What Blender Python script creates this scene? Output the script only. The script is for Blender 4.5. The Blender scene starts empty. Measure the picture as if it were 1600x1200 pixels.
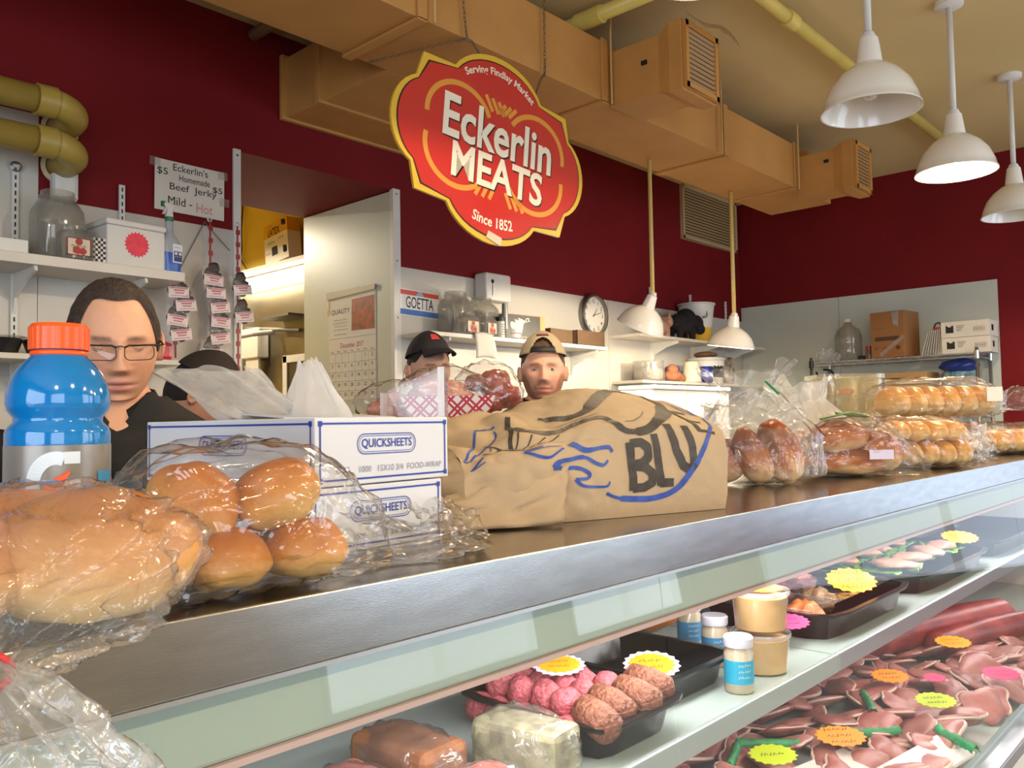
import bpy, bmesh, math, random
from math import sin, cos, pi, radians as rad, sqrt, exp
from mathutils import Vector, Matrix, Euler, noise as mnoise
random.seed(7)
S = bpy.context.scene
COL = S.collection
# ------------------------------------------------------------------ camera
cam = bpy.data.cameras.new('camera'); cam_o = bpy.data.objects.new('camera', cam); COL.objects.link(cam_o)
cam.sensor_fit = 'HORIZONTAL'; cam.sensor_width = 36; cam.lens = 1314.24*36/1600; cam.clip_start = .02
fwd = Vector((.73566589, .67572156, .04686237)); rgt = Vector((.67696326, -.73581114, -.01739837)); upv = Vector((-.0227254, -.04452349, .99874983))
mw = Matrix((rgt, upv, -fwd)).transposed().to_4x4(); mw.translation = (0, 0, 1.38)
cam_o.matrix_world = mw; S.camera = cam_o
# ------------------------------------------------------------------ world, daylight, exposure
w = bpy.data.worlds.new('world'); S.world = w; w.use_nodes = True
w.node_tree.nodes['Background'].inputs[0].default_value = (.62, .75, 1, 1)
w.node_tree.nodes['Background'].inputs[1].default_value = .6
S.view_settings.view_transform = 'Standard'; S.view_settings.look = 'None'; S.view_settings.gamma = 1
S.view_settings.use_curve_mapping = False
S.view_settings.exposure = .6
S.cycles.transparent_max_bounces = 32
def area(name, loc, rot, sx, sy, power, col):
    l = bpy.data.lights.new(name, 'AREA'); l.shape = 'RECTANGLE'; l.size = sx; l.size_y = sy; l.energy = power; l.color = col
    o = bpy.data.objects.new(name, l); COL.objects.link(o); o.location = loc; o.rotation_euler = rot; return o
XR_ = 7.29
WIN_X = [(-2.6, -.2), (3.0, 5.0), (5.4, 7.1)]       # shop windows in the street wall
for i, (x0, x1) in enumerate(WIN_X):
    area('window_daylight', ((x0+x1)/2, -3.28, 1.6), (rad(90), 0, 0), x1-x0-.1, 2.3, 19*(x1-x0), (.80, .90, 1))
area('added_left_window_daylight', (-2.97, -.6, 1.6), (rad(90), 0, rad(-90)), 2.9, 2.3, 70, (.80, .90, 1))  # added out of view to brighten the left faces of the cartons
area('added_side_window_daylight', (XR_-.02, -1.25, 1.6), (rad(90), 0, rad(90)), 2.5, 2.3, 13, (.80, .90, 1))  # added out of view for the pale reflection in the steel trim
# ------------------------------------------------------------------ helpers
def lin(h):
    if not isinstance(h, str): return tuple(h)
    h = h.lstrip('#'); c = [int(h[i:i+2], 16)/255 for i in (0, 2, 4)]
    return tuple(v/12.92 if v <= .04045 else ((v+.055)/1.055)**2.4 for v in c)
MATS = {}
def mat(name, col='#808080', rough=.5, metal=0., nz=None, bump=None, emit=0., spec=.5, trans=0., sub=0., coat=0., stretch=None, col2=None, anis=None):
    if name in MATS: return MATS[name]
    m = bpy.data.materials.new(name); m.use_nodes = True; nt = m.node_tree; b = nt.nodes['Principled BSDF']
    c = lin(col); b.inputs['Base Color'].default_value = (*c, 1); b.inputs['Roughness'].default_value = rough
    b.inputs['Metallic'].default_value = metal; b.inputs['Specular IOR Level'].default_value = spec
    if trans: b.inputs['Transmission Weight'].default_value = trans
    if coat: b.inputs['Coat Weight'].default_value = coat; b.inputs['Coat Roughness'].default_value = .1
    if sub: b.inputs['Subsurface Weight'].default_value = sub; b.inputs['Subsurface Radius'].default_value = (.01, .004, .002); b.inputs['Subsurface Scale'].default_value = .5
    if emit: b.inputs['Emission Color'].default_value = (*c, 1); b.inputs['Emission Strength'].default_value = emit
    if nz or bump:
        tc = nt.nodes.new('ShaderNodeTexCoord'); src = tc.outputs['Object']
        if stretch:
            mp = nt.nodes.new('ShaderNodeMapping'); mp.inputs['Scale'].default_value = stretch; nt.links.new(src, mp.inputs[0]); src = mp.outputs[0]
    if nz:
        t = nt.nodes.new('ShaderNodeTexNoise'); t.inputs['Scale'].default_value = nz[0]; t.inputs['Detail'].default_value = 5; nt.links.new(src, t.inputs['Vector'])
        r = nt.nodes.new('ShaderNodeValToRGB'); c2 = lin(col2) if col2 else tuple(v*(1-nz[1]) for v in c)
        r.color_ramp.elements[0].position = .32; r.color_ramp.elements[1].position = .68
        r.color_ramp.elements[0].color = (*c2, 1); r.color_ramp.elements[1].color = (*(c if col2 else tuple(min(1, v*(1+nz[1]*.6)) for v in c)), 1)
        nt.links.new(t.outputs['Fac'], r.inputs[0]); nt.links.new(r.outputs[0], b.inputs['Base Color'])
    if bump:
        t = nt.nodes.new('ShaderNodeTexNoise'); t.inputs['Scale'].default_value = bump[0]; t.inputs['Detail'].default_value = 4; nt.links.new(src, t.inputs['Vector'])
        bn = nt.nodes.new('ShaderNodeBump'); bn.inputs['Strength'].default_value = bump[1]; bn.inputs['Distance'].default_value = .01 if len(bump) < 3 else bump[2]
        nt.links.new(t.outputs['Fac'], bn.inputs['Height']); nt.links.new(bn.outputs[0], b.inputs['Normal'])
    MATS[name] = m; return m
def film_mat(name, tint=(.97, .97, .97), haze=.06, refl=.05, rough=.07, bump=(28, .5), stretch=(1, 1, 1), ior=1.45, hz=(.9, .9, .9), boost=1.6):
    """thin clear plastic or glass sheet: transparent + Fresnel gloss + a little milky haze"""
    if name in MATS: return MATS[name]
    m = bpy.data.materials.new(name); m.use_nodes = True; nt = m.node_tree; nt.nodes.clear(); N = nt.nodes.new; K = nt.links.new
    out = N('ShaderNodeOutputMaterial'); tr = N('ShaderNodeBsdfTransparent'); tr.inputs[0].default_value = (*tint, 1)
    df = N('ShaderNodeBsdfDiffuse'); df.inputs[0].default_value = (*hz, 1); tl = N('ShaderNodeBsdfTranslucent'); tl.inputs[0].default_value = (*hz, 1)
    gl = N('ShaderNodeBsdfGlossy'); gl.inputs['Roughness'].default_value = rough
    fr = N('ShaderNodeLayerWeight'); fr.inputs[0].default_value = .5      # Schlick term, the same from both sides of the sheet
    pw = N('ShaderNodeMath'); pw.operation = 'POWER'; pw.inputs[1].default_value = 4.; K(fr.outputs['Facing'], pw.inputs[0])
    ma = N('ShaderNodeMath'); ma.operation = 'MULTIPLY_ADD'; ma.inputs[1].default_value = .62*boost; ma.inputs[2].default_value = refl+.03; ma.use_clamp = True
    K(pw.outputs[0], ma.inputs[0])
    dm = N('ShaderNodeMixShader'); dm.inputs[0].default_value = .5; K(df.outputs[0], dm.inputs[1]); K(tl.outputs[0], dm.inputs[2])
    m1 = N('ShaderNodeMixShader'); m1.inputs[0].default_value = haze; K(tr.outputs[0], m1.inputs[1]); K(dm.outputs[0], m1.inputs[2])
    m2 = N('ShaderNodeMixShader'); K(ma.outputs[0], m2.inputs[0]); K(m1.outputs[0], m2.inputs[1]); K(gl.outputs[0], m2.inputs[2])
    if bump:
        tc = N('ShaderNodeTexCoord'); mp = N('ShaderNodeMapping'); mp.inputs['Scale'].default_value = stretch; K(tc.outputs['Object'], mp.inputs[0])
        t = N('ShaderNodeTexNoise'); t.inputs['Scale'].default_value = bump[0]; t.inputs['Detail'].default_value = 3; t.inputs['Distortion'].default_value = .6; K(mp.outputs[0], t.inputs['Vector'])
        bn = N('ShaderNodeBump'); bn.inputs['Strength'].default_value = bump[1]; bn.inputs['Distance'].default_value = .012; K(t.outputs['Fac'], bn.inputs['Height'])
        for s in (gl, df): K(bn.outputs[0], s.inputs['Normal'])
    K(m2.outputs[0], out.inputs[0]); MATS[name] = m; return m
def vcol_mat(name, rough=.5, bump=None, sub=0., spec=.4):
    if name in MATS: return MATS[name]
    m = mat(name, '#808080', rough, bump=bump, sub=sub, spec=spec); nt = m.node_tree
    a = nt.nodes.new('ShaderNodeVertexColor'); a.layer_name = 'tint'; nt.links.new(a.outputs[0], nt.nodes['Principled BSDF'].inputs['Base Color']); return m

class MB:
    """collects shapes, links them as ONE mesh object"""
    def __init__(s): s.v = []; s.f = []; s.fm = []; s.mi = 0; s.c = None
    def add(s, vs, fs):
        o = len(s.v); s.v += [tuple(v) for v in vs]; s.f += [[i+o for i in f] for f in fs]; s.fm += [s.mi]*len(fs); return s
    def box(s, c, d, rot=None, taper=1.):
        hx, hy, hz = d[0]/2, d[1]/2, d[2]/2; vs = []
        for z in (-1, 1):
            k = taper if z > 0 else 1
            for x, y in ((-1, -1), (1, -1), (1, 1), (-1, 1)):
                p = Vector((x*hx*k, y*hy*k, z*hz))
                if rot is not None: p = rot @ p
                vs.append(p+Vector(c))
        return s.add(vs, [(3, 2, 1, 0), (4, 5, 6, 7), (0, 1, 5, 4), (1, 2, 6, 5), (2, 3, 7, 6), (3, 0, 4, 7)])
    def span(s, a, b): return s.box([(a[i]+b[i])/2 for i in range(3)], [abs(b[i]-a[i]) for i in range(3)])
    def tube(s, path, r, n=10, cap=True, closed=False):
        P = [Vector(p) for p in path]; R = r if isinstance(r, (list, tuple)) else [r]*len(P); vs = []; fs = []
        t0 = (P[1]-P[0]).normalized(); up = Vector((0, 0, 1)) if abs(t0.z) < .9 else Vector((1, 0, 0)); e = t0.cross(up).normalized()
        for i, p in enumerate(P):
            if closed: t = (P[(i+1) % len(P)]-P[i-1]).normalized()
            else: t = (P[min(i+1, len(P)-1)]-P[max(i-1, 0)]).normalized()
            e = (e-t*e.dot(t)).normalized(); g = t.cross(e)
            vs += [p+(e*cos(2*pi*k/n)+g*sin(2*pi*k/n))*R[i] for k in range(n)]
        m = len(P)
        for i in range(m if closed else m-1):
            for k in range(n): fs.append((i*n+k, i*n+(k+1) % n, ((i+1) % m)*n+(k+1) % n, ((i+1) % m)*n+k))
        if cap and not closed: fs += [tuple(range(n))[::-1], tuple(range((m-1)*n, m*n))]
        return s.add(vs, fs)
    def lathe(s, prof, n=32, c=(0, 0, 0), M=None, closed=False):
        vs = []; fs = []
        for r, z in prof:
            for k in range(n):
                p = Vector((r*cos(2*pi*k/n), r*sin(2*pi*k/n), z)); p = (M @ p) if M is not None else p; vs.append(p+Vector(c))
        m = len(prof)
        for i in range(m if closed else m-1):
            for k in range(n): fs.append((i*n+k, i*n+(k+1) % n, ((i+1) % m)*n+(k+1) % n, ((i+1) % m)*n+k))
        return s.add(vs, fs)
    def grid(s, fn, nu, nv, cu=False, cv=False):
        vs = [fn(i/(nu if cu else nu-1), j/(nv if cv else nv-1)) for i in range(nu) for j in range(nv)]; fs = []
        for i in range(nu if cu else nu-1):
            for j in range(nv if cv else nv-1):
                i2 = (i+1) % nu; j2 = (j+1) % nv; fs.append((i*nv+j, i2*nv+j, i2*nv+j2, i*nv+j2))
        return s.add(vs, fs)
    def prism(s, poly, h, M=None, z0=0):
        n = len(poly); vs = [Vector((x, y, z)) for z in (z0, z0+h) for x, y in poly]
        if M is not None: vs = [M @ v for v in vs]
        return s.add(vs, [tuple(range(n))[::-1], tuple(range(n, 2*n))]+[(i, (i+1) % n, (i+1) % n+n, i+n) for i in range(n)])
    def ell(s, c, r, nu=20, nv=12, fn=None):
        def f(u, v):
            a = 2*pi*u; b = pi*(v-.5); p = Vector((cos(b)*cos(a), cos(b)*sin(a), sin(b)))
            k = fn(p) if fn else 1
            return Vector((c[0]+r[0]*p.x*k, c[1]+r[1]*p.y*k, c[2]+r[2]*p.z*k))
        return s.grid(f, nu, nv, cu=True)
    def done(s, name, m, parent=None, smooth=False, bevel=0., loc=None, rot=None, solid=0., auto=None, tint=None):
        me = bpy.data.meshes.new(name); me.from_pydata(s.v, [], s.f); me.validate()
        bm = bmesh.new(); bm.from_mesh(me); bmesh.ops.remove_doubles(bm, verts=bm.verts, dist=1e-6) if tint is None else None
        bmesh.ops.recalc_face_normals(bm, faces=bm.faces); bm.to_mesh(me); bm.free()
        for x in (m if isinstance(m, list) else [m]): me.materials.append(x)
        if isinstance(m, list):
            for p, k in zip(me.polygons, s.fm): p.material_index = k
        if tint is not None:
            at = me.color_attributes.new('tint', 'FLOAT_COLOR', 'POINT')
            for i, c in enumerate(tint): at.data[i].color = (*c, 1)
        if smooth:
            me.polygons.foreach_set('use_smooth', [True]*len(me.polygons))
            if auto: me.set_sharp_from_angle(angle=rad(auto))
        o = bpy.data.objects.new(name, me); COL.objects.link(o)
        if parent: o.parent = parent
        if loc is not None: o.location = loc
        if rot is not None: o.rotation_euler = rot
        if solid: q = o.modifiers.new('solid', 'SOLIDIFY'); q.thickness = solid; q.offset = 0
        if bevel: q = o.modifiers.new('bevel', 'BEVEL'); q.width = bevel; q.segments = 2; q.limit_method = 'ANGLE'; q.angle_limit = rad(40)
        return o
def tag(o, label, cat, group=None):
    o['label'] = label; o['category'] = cat
    if group: o['group'] = group
    return o
def thing(name, label, cat, loc=(0, 0, 0), rz=0., group=None, rot=None):
    o = bpy.data.objects.new(name, None); COL.objects.link(o); o.empty_display_size = .05; o.location = loc
    o.rotation_euler = rot if rot else (0, 0, rz); return tag(o, label, cat, group)
def struct(o): o['kind'] = 'structure'; return o
def lab(o, t): o['label'] = t; return o
def box_thing(name, label, cat, a, b, m, bevel=.002, group=None): return tag(MB().span(a, b).done(name, m, bevel=bevel), label, cat, group)
def copy_tree(o, parent=None, **kw):
    c = o.copy(); COL.objects.link(c); c.parent = parent
    for ch in list(o.children): copy_tree(ch, c)
    for k, v in kw.items():
        if k in ('label', 'group'): c[k] = v
        else: setattr(c, k, v)
    return c
def text_mesh(s, w=None, h=None, bold=0., ext=.0006, fn=None, shear=0., align='CENTER', space=1., res=3):
    """lettering as (verts, faces): fitted to width w / height h, centred on 0,0, in the XY plane"""
    cu = bpy.data.curves.new('t', 'FONT'); cu.body = s; cu.size = 1; cu.offset = bold; cu.resolution_u = res; cu.align_x = align; cu.shear = shear; cu.space_character = space
    cu.space_line = .85
    o = bpy.data.objects.new('t', cu); me = bpy.data.meshes.new_from_object(o)
    vs = [v.co.copy() for v in me.vertices]; fs = [tuple(p.vertices) for p in me.polygons]
    bpy.data.objects.remove(o); bpy.data.meshes.remove(me)
    x0 = min(v.x for v in vs); x1 = max(v.x for v in vs); y0 = min(v.y for v in vs); y1 = max(v.y for v in vs)
    kx = w/(x1-x0) if w else None; ky = h/(y1-y0) if h else None; kx = kx or ky; ky = ky or kx
    vs = [Vector(((v.x-(x0+x1)/2)*kx, (v.y-(y0+y1)/2)*ky, 0)) for v in vs]
    return vs, fs
def text(mb, s, at, w=None, h=None, M=None, fn=None, **kw):
    if s.startswith('~'):           # handwriting or print that cannot be read in the photograph: an uneven line of strokes
        n = max(8, int(w/h*3.2)); q = random.Random(int(w*1e5)+int(h*1e6)+len(s)); z = at[2] if len(at) > 2 else 0
        for a in range(0, n, 5):
            pts = [(at[0]-w/2+w*(a+k)/n, at[1]+h*.5*(1 if k % 2 else -1)*q.uniform(.25, 1)) for k in range(min(5, n-a))]
            if len(pts) > 1: ribbon(mb, pts, h*.17, M, fn, z=z)
        return mb
    vs, fs = text_mesh(s, w, h, **kw)
    o = [Vector((v.x+at[0], v.y+at[1], at[2] if len(at) > 2 else 0)) for v in vs]
    if fn: o = [fn(v) for v in o]
    if M is not None: o = [M @ v for v in o]
    mb.add(o, fs); return mb
def frame(o, ex, ey):
    """4x4 with local x, y along ex, ey (y up on a sign), z towards the reader"""
    ex = Vector(ex).normalized(); ey = Vector(ey).normalized(); ez = ex.cross(ey)
    m = Matrix((ex, ey, ez)).transposed().to_4x4(); m.translation = o; return m
def ribbon(mb, pts, wd, M=None, fn=None, closed=False, z=0.):
    """flat stroke along 2-D points"""
    P = [Vector((p[0], p[1])) for p in pts]; n = len(P); vs = []; fs = []
    for i, p in enumerate(P):
        t = (P[(i+1) % n if closed else min(i+1, n-1)]-P[i-1 if closed else max(i-1, 0)]);
        t = t.normalized() if t.length > 1e-9 else Vector((1, 0)); nn = Vector((-t.y, t.x)); ww = (wd[i] if isinstance(wd, (list, tuple)) else wd)/2
        for q in (p+nn*ww, p-nn*ww):
            v = Vector((q.x, q.y, z)); v = fn(v) if fn else v; vs.append(M @ v if M is not None else v)
    for i in range(n if closed else n-1): j = (i+1) % n; fs.append((2*i, 2*i+1, 2*j+1, 2*j))
    mb.add(vs, fs); return mb
def smooth_pts(pts, k=6, closed=False):
    P = [Vector(p) for p in pts]; n = len(P); out = []
    for i in range(n if closed else n-1):
        a = P[i-1] if (closed or i) else P[0]; b = P[i]; c = P[(i+1) % n]; d = P[(i+2) % n] if (closed or i+2 < n) else c
        for j in range(k):
            t = j/k; out.append(.5*((2*b)+(c-a)*t+(2*a-5*b+4*c-d)*t*t+(3*b-a-3*c+d)*t**3))
    if not closed: out.append(P[-1])
    return out
def gauss(x, s): return exp(-x*x/(2*s*s))
def nz(x, y, z=0., k=1.): return mnoise.noise(Vector((x*k, y*k, z*k)))
# ------------------------------------------------------------------ shared materials
WHITE = mat('white_paint', '#d9d6cf', .45, nz=(6, .05)); WHITE_L = mat('white_laminate', '#cfc8bc', .4, nz=(5, .06))
FRP = mat('white_wall_panel', '#c3beb4', .38, nz=(2.2, .06), bump=(180, .05)); FRP_G = mat('grey_green_panel', '#c6cbc2', .35, nz=(2, .05), bump=(160, .05))
RED = mat('red_wall_paint', '#741318', .65, nz=(1.6, .10), bump=(90, .12), spec=.2); CEIL = mat('cream_ceiling', '#d0b781', .8, nz=(1.1, .08), bump=(60, .05))
TAN = mat('tan_duct_paint', '#c08a48', .62, nz=(3.5, .10), bump=(14, .12)); YEL = mat('yellow_pipe_paint', '#d9c063', .4, nz=(6, .08))
STEEL = mat('stainless', '#a9a6a0', .22, 1., nz=(9, .12), bump=(40, .08, .002), stretch=(1, 30, 30)); CHROME = mat('chrome_wire', '#c9ccce', .38, 1.)
BLACKP = mat('black_plastic', '#0d0d0f', .28); DARK = mat('black_ink', '#17161a', .6); CARD = mat('brown_cardboard', '#a9794a', .75, nz=(14, .08))
PAPER = mat('white_paper', '#dcd6ca', .7, nz=(8, .04)); GREY = mat('grey_metal', '#8b8a86', .35, .8); GLASS = film_mat('case_glass', (.93, .96, .95), .012, .02, .02, None, boost=1.1)
BLUEI = mat('blue_ink', '#2a3f9d', .6); REDI = mat('red_ink', '#c0303c', .6)
FILM = film_mat('bag_film', haze=.06, refl=.05, rough=.12, bump=(26, .9), stretch=(.6, 1, 1)); FILM2 = film_mat('bag_film_streaked', haze=.065, refl=.06, rough=.12, bump=(40, 1.), stretch=(.3, 1, 1))
HAZY = film_mat('milky_film', (.95, .95, .95), .33, .03, .2, bump=(20, .6)); CLEAR = film_mat('clear_plastic', (.93, .92, .88), .05, .03, .05, None, boost=1.5)
# ------------------------------------------------------------------ the setting
W, XR, ZC = 3.75, 7.29, 3.41
floor = struct(MB().span((-3, -3.4, -.1), (XR, 9, 0)).done('floor', mat('grey_floor', '#7d766c', .5, nz=(3, .1))))
struct(MB().span((-3, -3.4, ZC), (XR, 3.75, ZC+.1)).done('ceiling', CEIL))
wb = MB(); wb.span((-3, W, 0), (2.11, 4.66, ZC+.1)); wb.span((3.10, W, 0), (XR, 4.66, ZC+.1)); wb.span((2.11, W, 2.745), (3.10, 4.66, ZC+.1))
wall_back = struct(wb.done('wall_back', RED))
wr_ = MB(); wr_.span((XR, .05, 0), (XR+.12, 4.66, ZC+.1)); wr_.span((XR, -3.4, 0), (XR+.12, -2.55, ZC+.1)); wr_.span((XR, -2.55, 0), (XR+.12, .05, .4)); wr_.span((XR, -2.55, 2.8), (XR+.12, .05, ZC+.1))
wall_right = struct(wr_.done('wall_right', RED))
f = MB()
for z in (.43, 2.77): f.span((XR+.0, -2.55, z-.03), (XR+.06, .05, z+.03))
for y in (-2.52, -1.65, -.85, .02): f.span((XR+.0, y-.03, .4), (XR+.06, y+.03, 2.8))
struct(f.done('window_4', mat('window_frame_paint', '#4a4a44', .5)))  # right wall window is added, frames the extra daylight for trim and bread
wl_ = MB(); wl_.span((-3.12, .95, 0), (-3, 9, ZC+.1)); wl_.span((-3.12, -3.4, 0), (-3, -2.15, ZC+.1)); wl_.span((-3.12, -2.15, 0), (-3, .95, .4)); wl_.span((-3.12, -2.15, 2.8), (-3, .95, ZC+.1)); struct(wl_.done('wall_left', RED))
f = MB()
for z in (.43, 2.77): f.span((-3.06, -2.15, z-.03), (-3.0, .95, z+.03))
for y in (-2.12, -1.1, -.1, .92): f.span((-3.06, y-.03, .4), (-3.0, y+.03, 2.8))
struct(f.done('window_5', mat('window_frame_paint', '#4a4a44', .5)))  # left wall window is added, unseen, to let light reach the cartons
wf = MB(); xs = [-3]+[x for w_ in WIN_X for x in w_]+[XR]
for i in range(0, len(xs), 2): wf.span((xs[i], -3.4, 0), (xs[i+1], -3.3, ZC))
for x0, x1 in WIN_X: wf.span((x0, -3.4, 0), (x1, -3.3, .4)); wf.span((x0, -3.4, 2.8), (x1, -3.3, ZC))
struct(wf.done('wall_front', mat('front_wall_paint', '#b7a88f', .6)))
for i, (x0, x1) in enumerate(WIN_X):
    f = MB()
    for z in (.43, 2.77): f.span((x0, -3.37, z-.03), (x1, -3.31, z+.03))
    for x in (x0+.03, (x0+x1)/2, x1-.03): f.span((x-.03, -3.37, .4), (x+.03, -3.31, 2.8))
    struct(f.done('window_%d' % (i+1), mat('window_frame_paint', '#4a4a44', .5)))
def panel(name, a, b, parent, m=FRP): return MB().span(a, b).done(name, m, parent, bevel=.001)
panel('wall_panel', (-3, W-.008, 0), (1.21, W, 2.69), wall_back)
panel('wall_panel', (1.212, W-.007, 0), (2.085, W, 2.345), wall_back)
panel('wall_panel', (3.135, W-.007, 0), (5.16, W, 2.30), wall_back)
panel('wall_panel', (5.163, W-.008, 0), (XR, W, 2.30), wall_back)
panel('wall_panel', (XR-.008, 2.823, 0), (XR, W-.01, 2.427), wall_right, FRP_G)
panel('wall_panel', (XR-.008, 1.595, 0), (XR, 2.82, 2.427), wall_right, FRP_G)
panel('jamb_panel', (3.092, W+.005, 0), (3.10, 4.66, 2.74), wall_back, FRP_G)
panel('jamb_panel', (2.11, W+.005, 0), (2.116, 4.66, 2.74), wall_back, FRP)
tr = MB(); tr.span((2.083, W-.012, 0), (2.122, W+.01, 2.752)); struct(tr.done('trim_1', WHITE, bevel=.001))
tr = MB(); tr.span((3.082, W-.012, 0), (3.135, W+.02, 2.75)); t2 = struct(tr.done('trim_2', WHITE, bevel=.001))
sc = MB()
for z in (2.72, 2.33, 2.0): sc.lathe([(0, 0), (.006, 0), (.006, .003), (0, .004)], 10, (3.108, W-.012, z), Matrix.Rotation(rad(90), 3, 'X')); sc.lathe([(0, 0), (.006, 0), (.006, .003), (0, .004)], 10, (2.102, W-.012, z), Matrix.Rotation(rad(90), 3, 'X'))
sc.done('screw', GREY, t2)
# back room beyond the opening
YW = mat('yellow_wall_paint', '#dcc058', .6, nz=(2, .06))
br = MB(); br.span((3.8, 4.66, 2.52), (3.9, 8.6, 3.6)); br.span((1.2, 8.5, 0), (3.9, 8.6, 3.6)); br.span((1.1, 4.66, 0), (1.2, 8.6, 3.6))
struct(br.done('wall_backroom', YW))
struct(MB().span((1.2, 4.66, 3.5), (3.9, 8.6, 3.6)).done('ceiling_backroom', mat('backroom_ceiling', '#c9b06a', .8)))
sp = MB().span((3.79, 4.66, 0), (3.9, 8.5, 2.52)).done('wall_steel_lining', mat('steel_lining', '#8d8473', .35, .9, nz=(2, .2), stretch=(1, 1, 3))); struct(sp)
panel('white_edge_panel', (3.70, 6.66, 0), (3.80, 8.5, 2.6), sp, WHITE)
wt = mat('warm_tube', '#fff3cf', .4, emit=7.)
t = thing('fluorescent_light', 'long lit fluorescent fixture on the back room wall beyond the doorway', 'light', (3.70, 6.15, 2.57))
MB().span((.0, -.62, .03), (.08, .62, .075)).done('housing', WHITE, t, bevel=.004); MB().span((-.10, -.6, -.04), (.075, .6, .03)).done('diffuser', wt, t, bevel=.02)
MB().span((.02, .62, -.03), (.08, .95, .05)).done('end_cap', WHITE, t, bevel=.01)
area('fluorescent_glow', (3.5, 6.15, 2.5), (0, rad(35), 0), .1, 1.2, 3.5, (1, .86, .55))
t = thing('glove_box', 'white and yellow latex glove carton standing on the ledge above the fluorescent light', 'box', (3.70, 5.86, 2.70), rad(0), rot=(rad(-6), 0, 0))
MB().span((-.06, -.17, 0), (.06, .17, .22)).done('carton', PAPER, t, bevel=.002); MB().span((-.061, -.171, .22), (.061, .171, .33)).done('carton_top', mat('yellow_carton', '#d7a520', .6), t, bevel=.002)
m4 = frame((-.0625, 0, 0), (0, -1, 0), (0, 0, 1)); lt = MB(); text(lt, 'LATEX', (-.02, .255), .17, .06, m4, bold=.02); text(lt, '~', (-.07, .305), .08, .02, m4); text(lt, '~', (-.06, .17), .1, .025, m4); text(lt, '~', (.08, .185), .08, .03, m4); lt.span((-.063, -.02, .06), (-.0625, .06, .13)); text(lt, '~', (-.11, .09), .07, .02, m4)
lt.done('lettering', DARK, t)
ht = MB(); ht.tube([(-.063, -.13, .05), (-.063, -.13, .1)], .018, 6); ht.tube([(-.063, -.13, .27), (-.063, -.13, .31)], .02, 6); ht.done('glove_mark', mat('dark_blue_print', '#243050', .6), t)
MB().span((3.62, 5.2, 2.66), (3.8, 7.0, 2.695)).done('ledge', WHITE, sp, bevel=.003)
t = thing('towel_dispenser', 'white paper towel dispenser on the steel wall beyond the doorway', 'dispenser', (3.722, 6.35, 1.93))
MB().span((-.05, -.13, .03), (.06, .13, .28)).done('cover', WHITE, t, bevel=.01); MB().span((-.02, -.10, -.2), (.0, .10, .03)).done('paper_towel', PAPER, t); MB().lathe([(0, 0), (.02, 0), (.0, .012)], 3, (-.05, .0, .24), Matrix.Rotation(rad(-90), 3, 'Y')).done('emblem', BLUEI, t)
t = thing('wall_faucet', 'steel wall arm on the lining beside the towel dispenser', 'tap', (3.73, 6.0, 2.16))
MB().tube([(-.02, .45, .06), (-.02, -.35, -.02)], .015, 8).done('rail', GREY, t); MB().tube([(0, .05, 0), (-.2, .05, -.03), (-.28, .12, -.05)], .022, 10).done('arm', WHITE, t)
t = thing('steel_shelf', 'small steel shelf on the back room wall past the doorway panel', 'shelf', (3.68, 5.78, 2.24)); MB().span((-.12, -.2, 0), (.11, .2, .02)).done('board', GREY, t); MB().span((.09, -.2, -.08), (.11, .2, 0)).done('bracket', GREY, t)
t = thing('framed_hatch', 'dark hatch with a white frame low on the back room wall', 'hatch', (3.78, 5.72, 1.5))
fr = MB(); fr.span((-.02, .2, -.5), (.01, .26, .46)); fr.span((-.02, -.3, .4), (.01, .26, .46)); fr.done('frame', WHITE, t, bevel=.004); MB().span((-.005, -.3, -.5), (.01, .2, .4)).done('hatch_panel', mat('dark_hatch', '#4b4335', .3, .3), t)
wr = MB(); wr.tube(smooth_pts([(3.78, 6.62, 3.4), (3.76, 6.62, 3.1), (3.77, 6.64, 2.9), (3.77, 6.75, 2.78), (3.77, 6.62, 2.72)], 5), .008, 6); wr.tube([(3.77, 6.66, 2.86), (3.77, 6.5, 2.7)], .006, 6)
tag(wr.done('hanging_cable', mat('brown_cable', '#6a4a12', .6), smooth=True), 'brown cable hanging down the yellow back room wall', 'cable')
# ---- duct: one thing with sheet-metal sections
d = thing('air_duct', 'tan painted square air duct hung under the ceiling', 'duct', (0, 0, 0))
xs = [-1.5, -.3, .93, 2.155, 3.36, 4.59, 5.58, 6.2]
for i in range(len(xs)-1):
    MB().span((xs[i]+.002, 2.43, 2.975), (xs[i+1]-.002, 2.905, 3.28)).done('duct_section', TAN, d, bevel=.004)
for x in xs[1:-1]:
    s_ = MB()
    for a, b in (((x-.025, 2.418, 2.965), (x+.025, 2.43, 3.29)), ((x-.025, 2.418, 2.962), (x+.025, 2.917, 2.975)), ((x-.025, 2.905, 2.965), (x+.025, 2.917, 3.29))): s_.span(a, b)
    s_.done('seam_collar', TAN, d, bevel=.003)
pl = MB().span((2.37, 2.905, 2.975), (3.15, W-.003, 3.29)).done('wall_plenum', TAN, d, bevel=.006)
MB().span((2.345, 3.40, 2.962), (3.165, 3.44, 3.30)).done('seam_collar', TAN, d, bevel=.003); MB().span((2.345, W-.03, 2.962), (3.165, W-.002, 3.30)).done('flange', TAN, d, bevel=.003)
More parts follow.
